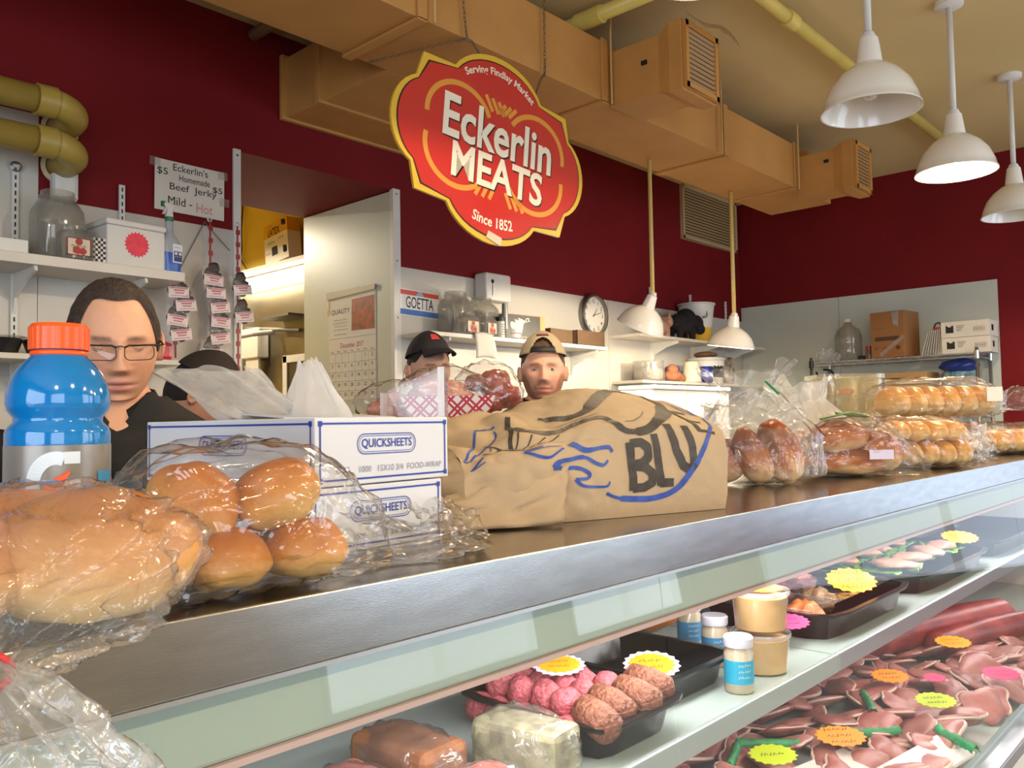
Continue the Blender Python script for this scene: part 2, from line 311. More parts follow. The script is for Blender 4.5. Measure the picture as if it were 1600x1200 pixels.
def grille(parent, o, ex, ey, w_, h_, n, fm, sm, depth=.02):
    """frame, dark throat and single slats, in the plane ex, ey"""
    M = frame(o, ex, ey); f = MB(); t_ = .028
    for (a, b, c, e) in ((-w_/2, -w_/2+t_, -h_/2, h_/2), (w_/2-t_, w_/2, -h_/2, h_/2), (-w_/2, w_/2, -h_/2, -h_/2+t_), (-w_/2, w_/2, h_/2-t_, h_/2)): f.prism([(a, c), (b, c), (b, e), (a, e)], depth, M)
    f.done('grille_frame', fm, parent, bevel=.002)
    MB().prism([(-w_/2+.01, -h_/2+.01), (w_/2-.01, -h_/2+.01), (w_/2-.01, h_/2-.01), (-w_/2+.01, h_/2-.01)], .002, M, z0=.0005).done('grille_throat', mat('dark_throat', '#3a2c1c', .8), parent)
    base = None; st = (h_-2*t_)/n
    for i in range(n):
        if base is None:
            R = Matrix.Rotation(rad(35), 3, 'X'); b = MB(); b.box((0, 0, depth*.55), (w_-2*t_, st*.62, .003), R)
            base = b.done('slat', sm, parent); base.matrix_local = M @ Matrix.Translation((0, -h_/2+t_+st*(i+.5), 0))
        else:
            c = base.copy(); COL.objects.link(c); c.parent = parent; c.matrix_local = M @ Matrix.Translation((0, -h_/2+t_+st*(i+.5), 0))
GR = mat('grille_slat', '#a87f4c', .5); GF = mat('grille_frame_paint', '#c48a44', .5)
def outlet(x0, x1, z0, z1, yf, nsl):
    """side outlet of the duct: throat, flared head, slatted grille"""
    ym = yf+.10; e = .012
    MB().span((x0+.01, ym, z0+.03), (x1-.01, 2.428, z1-.03)).done('outlet_throat', TAN, d, bevel=.004)
    h = MB(); h.add([(x0+.01, ym+.04, z0+.03), (x1-.01, ym+.04, z0+.03), (x1-.01, ym+.04, z1-.03), (x0+.01, ym+.04, z1-.03), (x0-e, ym-.03, z0), (x1+e, ym-.03, z0), (x1+e, ym-.03, z1), (x0-e, ym-.03, z1), (x0-e, yf, z0), (x1+e, yf, z0), (x1+e, yf, z1), (x0-e, yf, z1)],
          [(0, 1, 5, 4), (1, 2, 6, 5), (2, 3, 7, 6), (3, 0, 4, 7), (4, 5, 9, 8), (5, 6, 10, 9), (6, 7, 11, 10), (7, 4, 8, 11), (8, 9, 10, 11)])
    h.done('outlet_head', TAN, d, bevel=.005); grille(d, ((x0+x1)/2, yf-.001, (z0+z1)/2), (1, 0, 0), (0, 0, 1), x1-x0+.01, z1-z0-.02, nsl, GF, GR)
outlet(3.40, 3.695, 2.925, 3.265, 2.0, 11); outlet(5.60, 5.87, 2.89, 3.225, 2.035, 11)
gd = MB(); gd.grid(lambda u, v: Vector((3.385+.36*u, 1.975-.10*v-.02*sin(pi*u), 3.28-.09*v**1.5-.02*sin(5*u+2*v))), 14, 8); gd.done('deflector_flap', film_mat('tan_film', (.9, .86, .75), .35, .05, .15, (12, .4), hz=(.7, .58, .38)), d, smooth=True)
for x, y in ((3.385, 2.40), (4.50, 2.40), (5.575, 2.40), (2.2, 2.40)): MB().tube([(x, y, 2.96), (x, y, ZC)], .006, 8).done('hanger_rod', mat('tan_rod', '#c9a468', .5), d)
for x in (3.405, 5.605): MB().box((x, 2.22, 3.12), (.01, .03, .02)).done('damper_knob', DARK, d)
# ---- pipes under the ceiling
t = thing('ceiling_pipe', 'long yellow pipe clipped under the cream ceiling between the hanging lamps and the duct', 'pipe', (0, 1.72, 3.35))
MB().tube([(-1, 0, 0), (XR, 0, 0)], .033, 16).done('pipe', YEL, t, smooth=True)
for x in (3.95, 5.4, 2.5, 6.9): MB().tube([(x-.05, 0, 0), (x+.05, 0, 0)], .041, 16).done('coupling', YEL, t, smooth=True, auto=40); MB().tube([(x+.12, 0, 0), (x+.12, 0, .055)], .008, 8).done('clip', GREY, t)
t = thing('cross_pipe', 'short yellow pipe crossing the ceiling above the duct and the brand sign', 'pipe', (3.25, 0, 3.355))
MB().tube([(0, 1.72, 0), (0, W, 0)], .036, 16).done('pipe', YEL, t, smooth=True); MB().tube([(0, 2.35, 0), (0, 2.5, 0)], .045, 16).done('coupling', YEL, t, smooth=True, auto=40)
tag(MB().tube([(2.2, 2.95, 3.36), (2.2, W, 3.36)], .03, 14).done('cream_pipe', mat('cream_pipe_paint', '#a8946a', .6), smooth=True), 'dull cream pipe between the red wall and the duct top', 'pipe')
YEL2 = mat('dull_yellow_paint', '#b59a48', .4, nz=(6, .1))
def elbow_pipe(z, label):
    t = thing('elbow_pipe', label, 'pipe', (0, 0, z)); y = 3.50
    MB().tube([(-2.5, y, 0), (1.16, y, 0)], .052, 20).done('pipe', YEL2, t, smooth=True)
    MB().tube([(1.12, y, 0), (1.19, y, 0)], .061, 20).done('coupling', YEL2, t, smooth=True, auto=40)
    MB().tube([(1.18, y, 0)]+[(1.18+.11*sin(a*pi/16), y+.11-.11*cos(a*pi/16), -.02*a/8) for a in range(1, 9)]+[(1.29, W, -.02)], .056, 20).done('elbow', YEL2, t, smooth=True)
    MB().lathe([(.058, 0), (.070, 0), (.075, .012), (.058, .02)], 24, (1.29, W, -.02), Matrix.Rotation(rad(90), 3, 'X')).done('sealant_ring', mat('cream_sealant', '#d8cba6', .7, bump=(120, .8)), t, smooth=True)
elbow_pipe(2.665, 'upper yellow pipe whose elbow turns into the red wall'); elbow_pipe(2.505, 'lower yellow pipe whose elbow turns into the wall above the big jar')
# ---- wall vent
t = thing('wall_vent', 'cream louvred air vent in the red back wall near the corner', 'vent', (6.73, W-.002, 3.175))
grille(t, (0, 0, 0), (1, 0, 0), (0, 0, 1), .96, .47, 16, mat('vent_cream', '#bfa478', .5), mat('vent_slat', '#a98c60', .5), .03)
# ------------------------------------------------------------------ lamps
ENAMEL = mat('white_enamel', '#ece8e0', .18, coat=.4); YROD = mat('yellow_rod_paint', '#d8bd72', .4)
def pendant(x, y, ztop, zneck, rim, label, group, lit, col, rodm, tilt=(0, 0), R=.183, watts=20, canopy=True):
    """shade profile hangs down from its neck; origin at the neck top"""
    t = thing('pendant_lamp', label, 'lamp', (x, y, zneck), group=group); k = R/.183; H = zneck-rim
    if canopy: MB().lathe([(0, 0), (.065, 0), (.065, -.022), (.05, -.03), (0, -.03)], 28, (0, 0, ztop-zneck)).done('canopy', WHITE, t, smooth=True, auto=40)
    MB().tube([(0, 0, -.01), (0, 0, ztop-zneck-.005)], .0145*min(1, k+.05), 12).done('rod', rodm, t, smooth=True)
    Rm = Euler((tilt[0], tilt[1], 0)).to_matrix()
    s = H/.29
    prof = [(.02, .0), (.036*k, -.004*s), (.040*k, -.03*s), (.046*k, -.075*s), (.050*k, -.105*s), (.075*k, -.118*s), (.115*k, -.15*s), (.15*k, -.195*s), (.172*k, -.25*s), (.178*k, -.278*s), (.183*k, -.282*s), (.184*k, -.29*s), (.178*k, -.289*s), (.174*k, -.275*s), (.167*k, -.25*s), (.145*k, -.198*s), (.11*k, -.155*s), (.07*k, -.124*s), (.03*k, -.112*s)]
    MB().lathe(prof, 48, M=Rm).done('shade', ENAMEL, t, smooth=True, auto=50)
    MB().lathe([(.022*k, .02), (.03*k, .0), (.022*k, -.004)], 20, M=Rm).done('neck_cap', WHITE, t, smooth=True)
    bm_ = mat('lit_bulb', '#fff0d0', .4, emit=22.) if lit else mat('unlit_bulb', '#efe9df', .15)
    b = MB(); b.lathe([(0, -.245*s), (.018, -.24*s), (.028, -.222*s), (.028, -.20*s), (.016, -.175*s), (.015, -.13*s)], 20, M=Rm); b.done('bulb', bm_, t, smooth=True)
    if lit:
        l = bpy.data.lights.new('bulb_light', 'POINT'); l.energy = watts; l.color = col; l.shadow_soft_size = .012
        o = bpy.data.objects.new('bulb_light', l); COL.objects.link(o); o.parent = t; o.location = Rm @ Vector((0, 0, -.262*s))
    return t
WARM = (1, .76, .47)
pendant(2.03, 1.13, ZC, 2.915, 2.625, 'lit white enamel pendant lamp hanging above the grocery bag', 'white lamps along the counter', True, WARM, WHITE, watts=34)
pendant(3.31, 1.13, ZC, 2.85, 2.56, 'unlit white enamel pendant lamp between two lamps over the counter, its bulb dark', 'white lamps along the counter', False, WARM, WHITE)
pendant(4.45, 1.13, ZC, 2.85, 2.56, 'glowing white enamel pendant lamp in front of the yellow ceiling pipe', 'white lamps along the counter', True, WARM, WHITE, watts=46)
pendant(5.68, 1.13, ZC, 2.85, 2.56, 'dim white enamel pendant lamp over the counter end by the red side wall', 'white lamps along the counter', False, WARM, WHITE)
for i, (x_, lb_) in enumerate(((-.6, 'added white pendant lamp over the shop aisle across from the drink bottle'), (.75, 'added white pendant lamp over the shop aisle across from the white cartons'), (2.1, 'added white pendant lamp over the shop aisle across from the grocery sack'), (3.45, 'added white pendant lamp over the shop aisle across from the far bread'), (4.8, 'added white pendant lamp over the shop aisle by the added side window'))): pendant(x_, -1.1, ZC, 2.85, 2.56, lb_, 'added white lamps along the aisle', True, WARM, WHITE, watts=30)  # aisle row is added behind the camera to lift the ambient light
pendant(4.31, 2.79, 2.975, 2.14, 1.93, 'white lamp with a tilted shade on a yellow rod under the duct', 'lamps on yellow rods', True, (1, .85, .62), YROD, (rad(27), 0), .150, 24, canopy=False)
pendant(5.33, 2.79, 2.975, 2.10, 1.88, 'white lamp with a level shade on a yellow rod below the wall vent', 'lamps on yellow rods', True, (1, .85, .62), YROD, (rad(9), 0), .165, 26, canopy=False)
pendant(2.2, 6.4, 3.5, 3.25, 2.96, 'added white pendant lamp in the yellow back room', None, True, (1, .88, .68), WHITE, watts=90)  # added out of sight behind the lintel to brighten the yellow wall
# ------------------------------------------------------------------ hanging brand sign
SG = thing('hanging_sign', 'red shaped butcher sign with a yellow border hung on chains from the duct', 'sign', (2.487, 2.36, 2.505))
SG.rotation_euler = (0, rad(5.8), rad(-4.5))
SM = Matrix.Rotation(rad(90), 4, 'X')           # sign face: local x right, y up, towards -Y
def sign_outline(k):
    a, b = .395+k, .272+k; pts = []
    def arc(cx, cy, rx, ry, a0, a1, n=14): return [(cx+rx*cos(rad(a0+(a1-a0)*i/n)), cy+ry*sin(rad(a0+(a1-a0)*i/n))) for i in range(n+1)]
    pts += [(-a, b)]; pts += arc(0, .20, .262+k*.6, .195+k, 156, 24); pts += [(a, b)]
    pts += arc(.36, 0, .165+k, .185+k*.5, 68, -68); pts += [(a, -b)]
    pts += arc(0, -.20, .262+k*.6, .195+k, -24, -156); pts += [(-a, -b)]; pts += arc(-.36, 0, .165+k, .185+k*.5, 248, 112)
    return pts
SY = mat('sign_yellow', '#dcb23a', .3); SR = mat('sign_red', '#c32a26', .22, coat=.6); SB = mat('sign_black', '#2a1410', .4); SC = mat('sign_cream', '#efe3cc', .35); SO = mat('sign_orange', '#d9953a', .35)
MB().prism(sign_outline(.0), .012, SM).done('yellow_board', SY, SG)
MB().prism(sign_outline(-.024), .0012, SM, z0=.0121).done('dark_outline', SB, SG)
MB().prism(sign_outline(-.030), .0012, SM, z0=.0134).done('red_face', SR, SG)
t1 = MB(); t2 = MB()
def skew(v): return v
for mb_, dx, dy, z in ((t1, .006, -.006, .0150), (t2, 0, 0, .0156)):
    text(mb_, 'Eckerlin', (.015+dx, .068+dy, z), .60, .178, SM, bold=.022); text(mb_, 'MEATS', (.02+dx, -.100+dy, z), .50, .145, SM, bold=.024)
t1.done('letter_shadow', SB, SG); t2.done('lettering', SC, SG)
def arcfn(R, cy, up):
    def f(v):
        a = v.x/R
        return Vector(((R+v.y)*sin(a), cy+(R+v.y)*cos(a), v.z)) if up else Vector(((R-v.y)*sin(a), cy-(R-v.y)*cos(a), v.z))
    return f
t3 = MB(); text(t3, 'Serving Findlay Market', (0, 0, .0152), .40, .040, SM, fn=arcfn(.33, -.005, True), bold=.02); t3.done('small_lettering', SC, SG); t3 = MB(); text(t3, 'Since', (-.055, 0, .0152), .105, .043, SM, fn=arcfn(.60, .295, False), bold=.02); t3.done('small_lettering', SC, SG); t3 = MB(); text(t3, '1852', (.065, 0, .0152), .09, .045, SM, fn=arcfn(.60, .295, False), bold=.02)
t3.done('small_lettering', SC, SG)
st = MB()
def stroke(pts, w_): ribbon(st, pts, w_, SM, z=.0148)
def arcp(cx, cy, rx, ry, a0, a1, n=20): return [(cx+rx*cos(rad(a0+(a1-a0)*i/n)), cy+ry*sin(rad(a0+(a1-a0)*i/n))) for i in range(n+1)]
stroke(arcp(-.20, .06, .165, .150, 185, 25), .022); stroke(arcp(.22, .06, .165, .150, -5, 150), .022)
stroke(arcp(-.20, -.06, .165, .150, 170, 325), .022); stroke(arcp(.22, -.06, .165, .150, 10, -150), .022)
for i in range(3): stroke([(-.075+i*.035, .215-i*.004), (-.035+i*.032, .155)], .018); stroke([(.095-i*.03, .205), (.055-i*.027, .16)], .018)
for i in range(3): stroke([(-.075+i*.035, -.165), (-.10+i*.037, -.215)], .018); stroke([(.06+i*.032, -.165), (.095+i*.035, -.225)], .018)
st.done('orange_scrolls', SO, SG)
MB().prism([(-.03, -.375), (.05, -.395), (.055, -.36), (-.02, -.345)], .001, SM, z0=.0157).done('tape_patch', mat('old_tape', '#cdbfa6', .4), SG)
def chain(pts):
    P = smooth_pts(pts, 12); m = MB(); acc = 0; k = 0
    for i in range(len(P)-1):
        seg = P[i+1]-P[i]; n = max(1, round(seg.length/.017))
        for j in range(n):
            c = P[i]+seg*(j/n); t = seg.normalized(); e = t.cross(Vector((0, 1, .3))).normalized(); g = t.cross(e)
            if k % 2: e = g
            k += 1; m.tube([c+t*(.0125*cos(q*pi/4))+e*(.0055*sin(q*pi/4)) for q in range(8)], .0018, 5, closed=True)
    return m
CH = mat('dull_chain', '#8d7a5c', .4, .7)
tag(chain([(2.36, 2.412, 3.40), (2.365, 2.412, 3.2), (2.385, 2.41, 2.98), (2.41, 2.40, 2.95), (2.445, 2.37, 2.87)]).done('sign_chain', CH, smooth=True), 'dull chain running down the duct to the sign above its first letters', 'chain', None)
tag(chain([(2.89, 2.412, 3.40), (2.885, 2.412, 3.2), (2.88, 2.41, 2.98), (2.83, 2.39, 2.92), (2.74, 2.355, 2.80)]).done('sign_chain', CH, smooth=True), 'dull chain running down the duct to the sign above its last letters', 'chain', None)
tag(chain([(2.385, 2.425, 2.966), (2.30, 2.65, 2.960), (2.24, 2.88, 2.962)]).done('loose_chain', CH, smooth=True), 'slack end of chain stretched under the duct bottom', 'chain')
# ------------------------------------------------------------------ wall items
t = thing('paper_notice', 'hand lettered beef jerky price notice taped on the red wall', 'notice', (1.862, W-.012, 2.50), rot=(0, rad(0.5), 0)); PMx = frame((0, 0, 0), (1, 0, 0), (0, 0, 1))
MB().span((-.17, -.001, -.118), (.17, .001, .118)).done('sheet', PAPER, t)
z = .0022
for s_, x_, y_, w_, h_ in (("Eckerlin's", 0, .092, .17, .034), ('Homemade', .02, .046, .15, .030), ('Beef  Jerky', .015, -.004, .23, .042), ('Mild -', -.05, -.066, .115, .038), ('$5', -.135, .062, .05, .036), ('$5', .135, .022, .05, .032)): a_ = MB(); text(a_, s_, (x_, y_, z), w_, h_, PMx); a_.done('handwriting', DARK, t)
b_ = MB(); text(b_, 'Hot', (.07, -.078, z), .08, .045, PMx); lab(b_.done('handwriting', mat('pink_marker', '#d08a86', .6), t), 'pink marker word')
TP = film_mat('clear_tape', haze=.12, refl=.05); tp = MB()
for x, zz in ((-.17, .1), (.16, .1), (.17, -.03)): tp.box((x, -.0035, zz), (.05, .0004, .04))
tp.done('tape', TP, t)
# license plate
t = thing('license_plate', 'novelty license plate reading goetta on the wall panel by the doorway', 'license plate', (3.275, W-.012, 2.093), rot=(0, rad(1.5), 0)); PM = frame((0, 0, 0), (1, 0, 0), (0, 0, 1))
def rrect(w_, h_, r, n=5): return [(sx*(w_/2-r)+r*cos(rad(a0+90*i/n)), sy*(h_/2-r)+r*sin(rad(a0+90*i/n))) for sx, sy, a0 in ((1, 1, 0), (-1, 1, 90), (-1, -1, 180), (1, -1, 270)) for i in range(n+1)]
MB().prism(rrect(.305, .155, .012), .002, PM).done('plate', mat('plate_white', '#dfe0de', .3), t)
MB().prism([(-.148, .045), (.148, .045), (.148, .072), (-.148, .072)], .0004, PM, z0=.0021).done('red_band', mat('plate_red', '#c0392f', .35), t)
MB().prism([(-.148, -.072), (.148, -.072), (.148, -.04), (-.148, -.04)], .0004, PM, z0=.0021).done('blue_band', mat('plate_blue', '#1f62b0', .35), t)
MB().prism([(-.03, .045), (.03, .045), (.018, .066), (0, .074), (-.018, .066)], .0004, PM, z0=.0026).done('badge', mat('plate_badge', '#8aa0c0', .4), t)
x_ = MB(); text(x_, 'GOETTA', (0, .003, .0028), .215, .068, PM, bold=.012); x_.done('lettering', mat('plate_navy', '#171c2e', .4), t)
# calendar on the jamb panel (faces -X)
t = thing('wall_calendar', 'butcher supply wall calendar open at december on the pale doorway panel', 'calendar', (3.090, 4.15, 1.87)); CM = frame((0, 0, 0), (0, -1, 0), (0, 0, 1))
MB().prism([(-.235, -.34), (.235, -.34), (.235, .335), (-.235, .335)], .002, CM).done('page', PAPER, t)
MB().prism([(-.24, .30), (.24, .315), (.245, .345), (-.245, .345)], .012, CM, z0=.002).done('top_binding', mat('silver_film', '#9a948a', .35, .2), t)
MB().prism([(0, .09), (.225, .085), (.225, .285), (.005, .28)], .0006, CM, z0=.0022).done('meat_photo', mat('meat_print', '#b5432f', .4, nz=(22, .5), col2='#5a2a1c'), t)
x_ = MB(); z = .0026
text(x_, 'QUALITY', (-.11, .215, z), .19, .035, CM, bold=.01)
for i, ww in enumerate((.14, .16, .12, .15)): text(x_, '~', (-.11, .165-i*.02, z), ww, .010, CM)
text(x_, '~', (-.11, .075, z), .13, .013, CM)
for j, dn in enumerate(('Sun', 'Mon', 'Tue', 'Wed', 'Thu', 'Fri', 'Sat')): text(x_, dn, (-.198+j*.066, -.03, z), .03, .011, CM)
dnum = 1
for r_ in range(5):
    for c_ in range(7):
        if r_ == 0 and c_ < 5: continue
        if dnum > 31: break
        text(x_, str(dnum), (-.198+c_*.066, -.062-r_*.058, z), None, .022, CM, bold=.01); dnum += 1
for r_ in range(6): ribbon(x_, [(-.23, -.042-r_*.058), (.23, -.042-r_*.058)], .0016, CM, z=z)
for c_ in range(8): ribbon(x_, [(-.23+c_*.0657, -.042), (-.23+c_*.0657, -.332)], .0012, CM, z=z)
ribbon(x_, [(-.23, .05), (.23, .05)], .0016, CM, z=z); x_.done('print', mat('grey_print', '#4c4745', .6), t)
x_ = MB(); text(x_, 'December 2017', (0, .005, z), .23, .032, CM, shear=.15); x_.done('month_title', REDI, t)
MB().prism([(-.262, .20), (-.225, .21), (-.225, .31), (-.258, .30)], .003, CM, z0=.003).done('clear_tape', film_mat('shiny_tape', haze=.1, refl=.1), t)
# wall clock
t = thing('wall_clock', 'round steel rimmed wall clock above the cardboard tray on the shelf', 'clock', (4.955, W-.008, 2.165)); KM = frame((0, 0, 0), (1, 0, 0), (0, 0, 1))
RX = Matrix.Rotation(rad(90), 3, 'X')
MB().lathe([(.0, 0), (.158, 0), (.158, .03), (.15, .045), (.138, .048), (.134, .03), (.134, .02)], 48, M=RX).done('case', mat('clock_rim', '#8e8a84', .3, .9), t, smooth=True, auto=40)
MB().lathe([(0, .02), (.135, .02), (.135, .018)], 48, M=RX).done('dial', mat('clock_dial', '#ddd6cb', .5), t)
x_ = MB()
for i in range(1, 13): text(x_, str(i), (.106*sin(i*pi/6), .106*cos(i*pi/6), .0212), None, .028, KM, bold=.012)
for i in range(60): ribbon(x_, [(.124*sin(i*pi/30), .124*cos(i*pi/30)), (.13*sin(i*pi/30), .13*cos(i*pi/30))], .002, KM, z=.0212)
x_.done('numerals', DARK, t)
for L, A, w_ in ((.068, 38, .009), (.105, 74, .006)): h_ = MB(); ribbon(h_, [(-.015*sin(rad(A)), -.015*cos(rad(A))), (L*sin(rad(A)), L*cos(rad(A)))], [w_, w_*.5], KM, z=.0222); h_.done('clock_hand', DARK, t)
t = thing('white_dispenser', 'white plastic dispenser box with a black keyhole on the wall above the jars', 'dispenser', (3.85, W-.008, 2.245))
MB().span((-.115, -.11, -.09), (.115, 0, .085)).done('cover', WHITE, t, bevel=.015); MB().lathe([(0, 0), (.013, 0), (.012, .003), (0, .003)], 16, (-.06, -.11, .03), RX).done('keyhole', DARK, t); MB().box((.09, -.111, .05), (.008, .002, .008)).done('red_led', mat('red_led', '#ff2b1a', .4, emit=1.5), t); MB().tube([(-.06, -.112, .02), (-.063, -.112, -.06)], .0016, 6).done('cord', DARK, t)
t = thing('air_freshener', 'small white rounded dispenser on the red wall above the big empty jar', 'dispenser', (1.30, W, 2.42)); MB().span((-.05, -.07, -.085), (.05, 0, .085)).done('cover', WHITE, t, bevel=.02); MB().box((0, -.071, .055), (.006, .002, .006)).done('led', DARK, t)
# slotted standards and brackets
def standard(x, z0, z1, label):
    t = thing('shelf_standard', label, 'shelf rail', (x, W-.008, z0)); MB().span((-.0125, -.012, 0), (.0125, 0, z1-z0)).done('rail', WHITE, t, bevel=.001)
    s_ = MB(); n = int((z1-z0)/.032)
    for i in range(n): s_.span((-.003, -.0128, .016+i*.032), (.003, -.0118, .034+i*.032))
    s_.done('slots', DARK, t)
standard(1.122, 1.55, 2.46, 'slotted white shelf rail beside the big empty jar'); standard(1.545, 1.55, 2.46, 'slotted white shelf rail behind the foam box')
standard(5.735, 1.55, 2.46, 'slotted white shelf rail behind the tilted lamp'); standard(6.355, 1.55, 2.46, 'slotted white shelf rail beside the tall white tub'); standard(6.975, 1.55, 2.46, 'slotted white shelf rail behind the level lamp by the corner')
MB().lathe([(.015, 0), (.022, .004), (.015, .008)], 16, (1.122, W-.02, 2.45), RX).done('hook_ring', GREY, None)
o = bpy.data.objects['hook_ring']; tag(o, 'wire ring hooked on top of the shelf rail by the jar', 'ring')
def shelf(label, x0, x1, ztop, yf, brackets, th=.022, m=WHITE_L):
    t = thing('wall_shelf', label, 'shelf', (x0, W-.008, ztop)); dp = W-.008-yf
    MB().span((0, -dp, -th), (x1-x0, 0, 0)).done('board', m, t, bevel=.002)
    for bx in brackets:
        MB().prism([(0, -th), (-dp*.93, -th), (-dp*.95, -th-.02), (-dp*.55, -th-.045), (-dp*.12, -th-.10), (-dp*.05, -th-.16), (0, -th-.17)], .012, frame((bx-x0-.006, 0, 0), (0, 1, 0), (0, 0, 1))).done('bracket', WHITE, t, bevel=.001)
    return t
shelf('upper white shelf holding the big jar, foam box and spray bottle', -.6, 1.705, 2.055, 3.47, (1.122, 1.545, .4), .04)
shelf('lower white shelf behind the man in glasses', -.6, 1.70, 1.675, 3.47, (1.122, 1.545, .4), .022)
shelf('white shelf under the license plate holding plastic jars and boxes', 3.14, 4.80, 1.905, 3.49, (3.30, 4.70), .024)
shelf('upper corner shelf holding a toy bison and a tall tub', 5.17, 7.2, 2.03, 3.47, (5.735, 6.355, 6.975), .022)
shelf('lower corner shelf holding mugs, cup and white bucket', 5.2, 7.2, 1.685, 3.47, (5.735, 6.355, 6.975), .022)
# ------------------------------------------------------------------ things on the wall shelves
JAR = film_mat('dusty_jar_plastic', (.86, .85, .82), .13, .03, .08, None, boost=1.3)
def jug(label, x, y, z, w_, d_, h_, lid, lab_col, group, sq=4.):
    """squared wide-mouth plastic jar"""
    t = thing('plastic_jar', label, 'jar', (x, y, z), group=group)
    prof = [(0, 0), (.9, .0), (1, .03), (1, .62), (.97, .72), (.80, .83), (.66, .87), (.64, .90), (.69, .905), (.69, .935), (.64, .94), (.64, 1.), (.60, 1.), (.60, .90), (.62, .86), (.76, .82), (.93, .71), (.96, .62), (.96, .04), (.86, .02), (0, .02)]
    def f(u, v):
        i = min(len(prof)-1, int(round(u*(len(prof)-1)))); r, zz = prof[i]; a = 2*pi*v; e = sq if zz < .75 else 2.2
        k = (abs(cos(a))**e+abs(sin(a))**e)**(-1/e); return Vector((r*w_/2*k*cos(a), r*d_/2*k*sin(a), zz*h_))
    MB().grid(f, len(prof), 40, cv=True).done('jar_body', JAR, t, smooth=True, auto=50)
    if lid: MB().lathe([(0, 0), (.35*w_, 0), (.36*w_, .004), (.36*w_, .028), (0, .03)], 30, (0, 0, h_*.975)).done('lid', WHITE, t, smooth=True, auto=40)
    if lab_col:
        l = MB().span((-w_*.30, -d_/2-.002, h_*.12), (w_*.30, -d_/2-.001, h_*.60)).done('label_card', mat('jar_label', '#d3c3a8', .6), t); b = MB()
        for a, c in (((-w_*.31, h_*.11), (w_*.31, h_*.135)), ((-w_*.31, h_*.585), (w_*.31, h_*.61)), ((-w_*.31, h_*.11), (-w_*.285, h_*.61)), ((w_*.285, h_*.11), (w_*.31, h_*.61))): b.span((a[0], -d_/2-.003, a[1]), (c[0], -d_/2-.002, c[1]))
        b.done('label_border', mat('label_border_'+lab_col, lab_col, .6), l)
        q = MB(); q.lathe([(0, 0), (.014, 0), (.012, .001), (0, .001)], 12, (0, -d_/2-.003, h_*.5), RX); q.lathe([(0, 0), (.018, 0), (.008, .001), (0, .001)], 5, (-.008, -d_/2-.003, h_*.26), RX); q.lathe([(0, 0), (.016, 0), (.008, .001), (0, .001)], 5, (.014, -d_/2-.003, h_*.24), RX); q.done('label_picture', mat('label_red', '#a4352c', .6), l)
        q = MB(); text(q, '~', (0, h_*.38, d_/2+.003), w_*.4, .012, frame((0, 0, 0), (1, 0, 0), (0, 0, 1))); q.done('label_text', DARK, l)
    return t
jug('big empty round-shouldered plastic jar on the upper shelf under the yellow elbows', 1.235, 3.60, 2.055, .19, .19, .285, False, None, 'empty plastic jars', 2.6)
jug('short square jar with a red framed cream label in front of the big empty jar', 1.272, 3.525, 2.055, .145, .10, .14, False, '#8e2a26', 'empty plastic jars')
jug('tall empty plastic jar beside the license plate', 3.465, 3.63, 1.905, .20, .2, .265, False, None, 'jars by the license plate', 2.8)
jug('second tall empty plastic jar under the white dispenser', 3.685, 3.63, 1.905, .20, .19, .25, False, None, 'jars by the license plate', 2.8)
jug('low square jar with a brown framed label beside the license plate', 3.475, 3.535, 1.905, .16, .085, .135, False, '#7c4a2a', 'jars by the license plate')
jug('low square jar with a black and white label beside the pepper shaker', 3.635, 3.535, 1.905, .13, .085, .135, False, '#3a3a3a', 'jars by the license plate')
# foam box
FOAM = mat('white_foam', '#d8d4cc', .75, bump=(300, .15))
t = thing('foam_box', 'white foam cooler box with a pink starburst sticker on the upper shelf', 'box', (1.50, 3.58, 2.055), rad(4)); MB().span((-.125, -.09, 0), (.125, .1, .165)).done('body', FOAM, t, bevel=.008); MB().span((-.13, -.095, .165), (.13, .105, .19)).done('lid', FOAM, t, bevel=.008)
def starburst(n, r, k=.85, sx=1, sy=1): return [(sx*r*(1 if i % 2 else k)*cos(pi*i/n), sy*r*(1 if i % 2 else k)*sin(pi*i/n)) for i in range(2*n)]
MB().prism(starburst(20, .054), .001, frame((0, -.0905, .095), (1, 0, 0), (0, 0, 1))).done('starburst_sticker', mat('hot_pink_card', '#e0344a', .55, nz=(40, .15)), t)
t = thing('gingham_cup', 'black and white checked paper box between the jar and the foam box', 'box', (1.355, 3.52, 2.055)); MB().span((-.025, -.03, 0), (.025, .03, .10)).done('body', PAPER, t); c_ = MB()
for i in range(5):
    for j in range(9):
        if (i+j) % 2: c_.span((-.025+i*.01, -.0307, .005+j*.0105), (-.015+i*.01, -.0301, .0155+j*.0105))
c_.done('checks', DARK, t)
t = thing('white_tray', 'low white plastic tray at the end of the upper shelf beside the rail', 'tray', (.97, 3.56, 2.055)); MB().span((-.2, -.06, 0), (.13, .08, .055)).done('body', WHITE, t, bevel=.004)
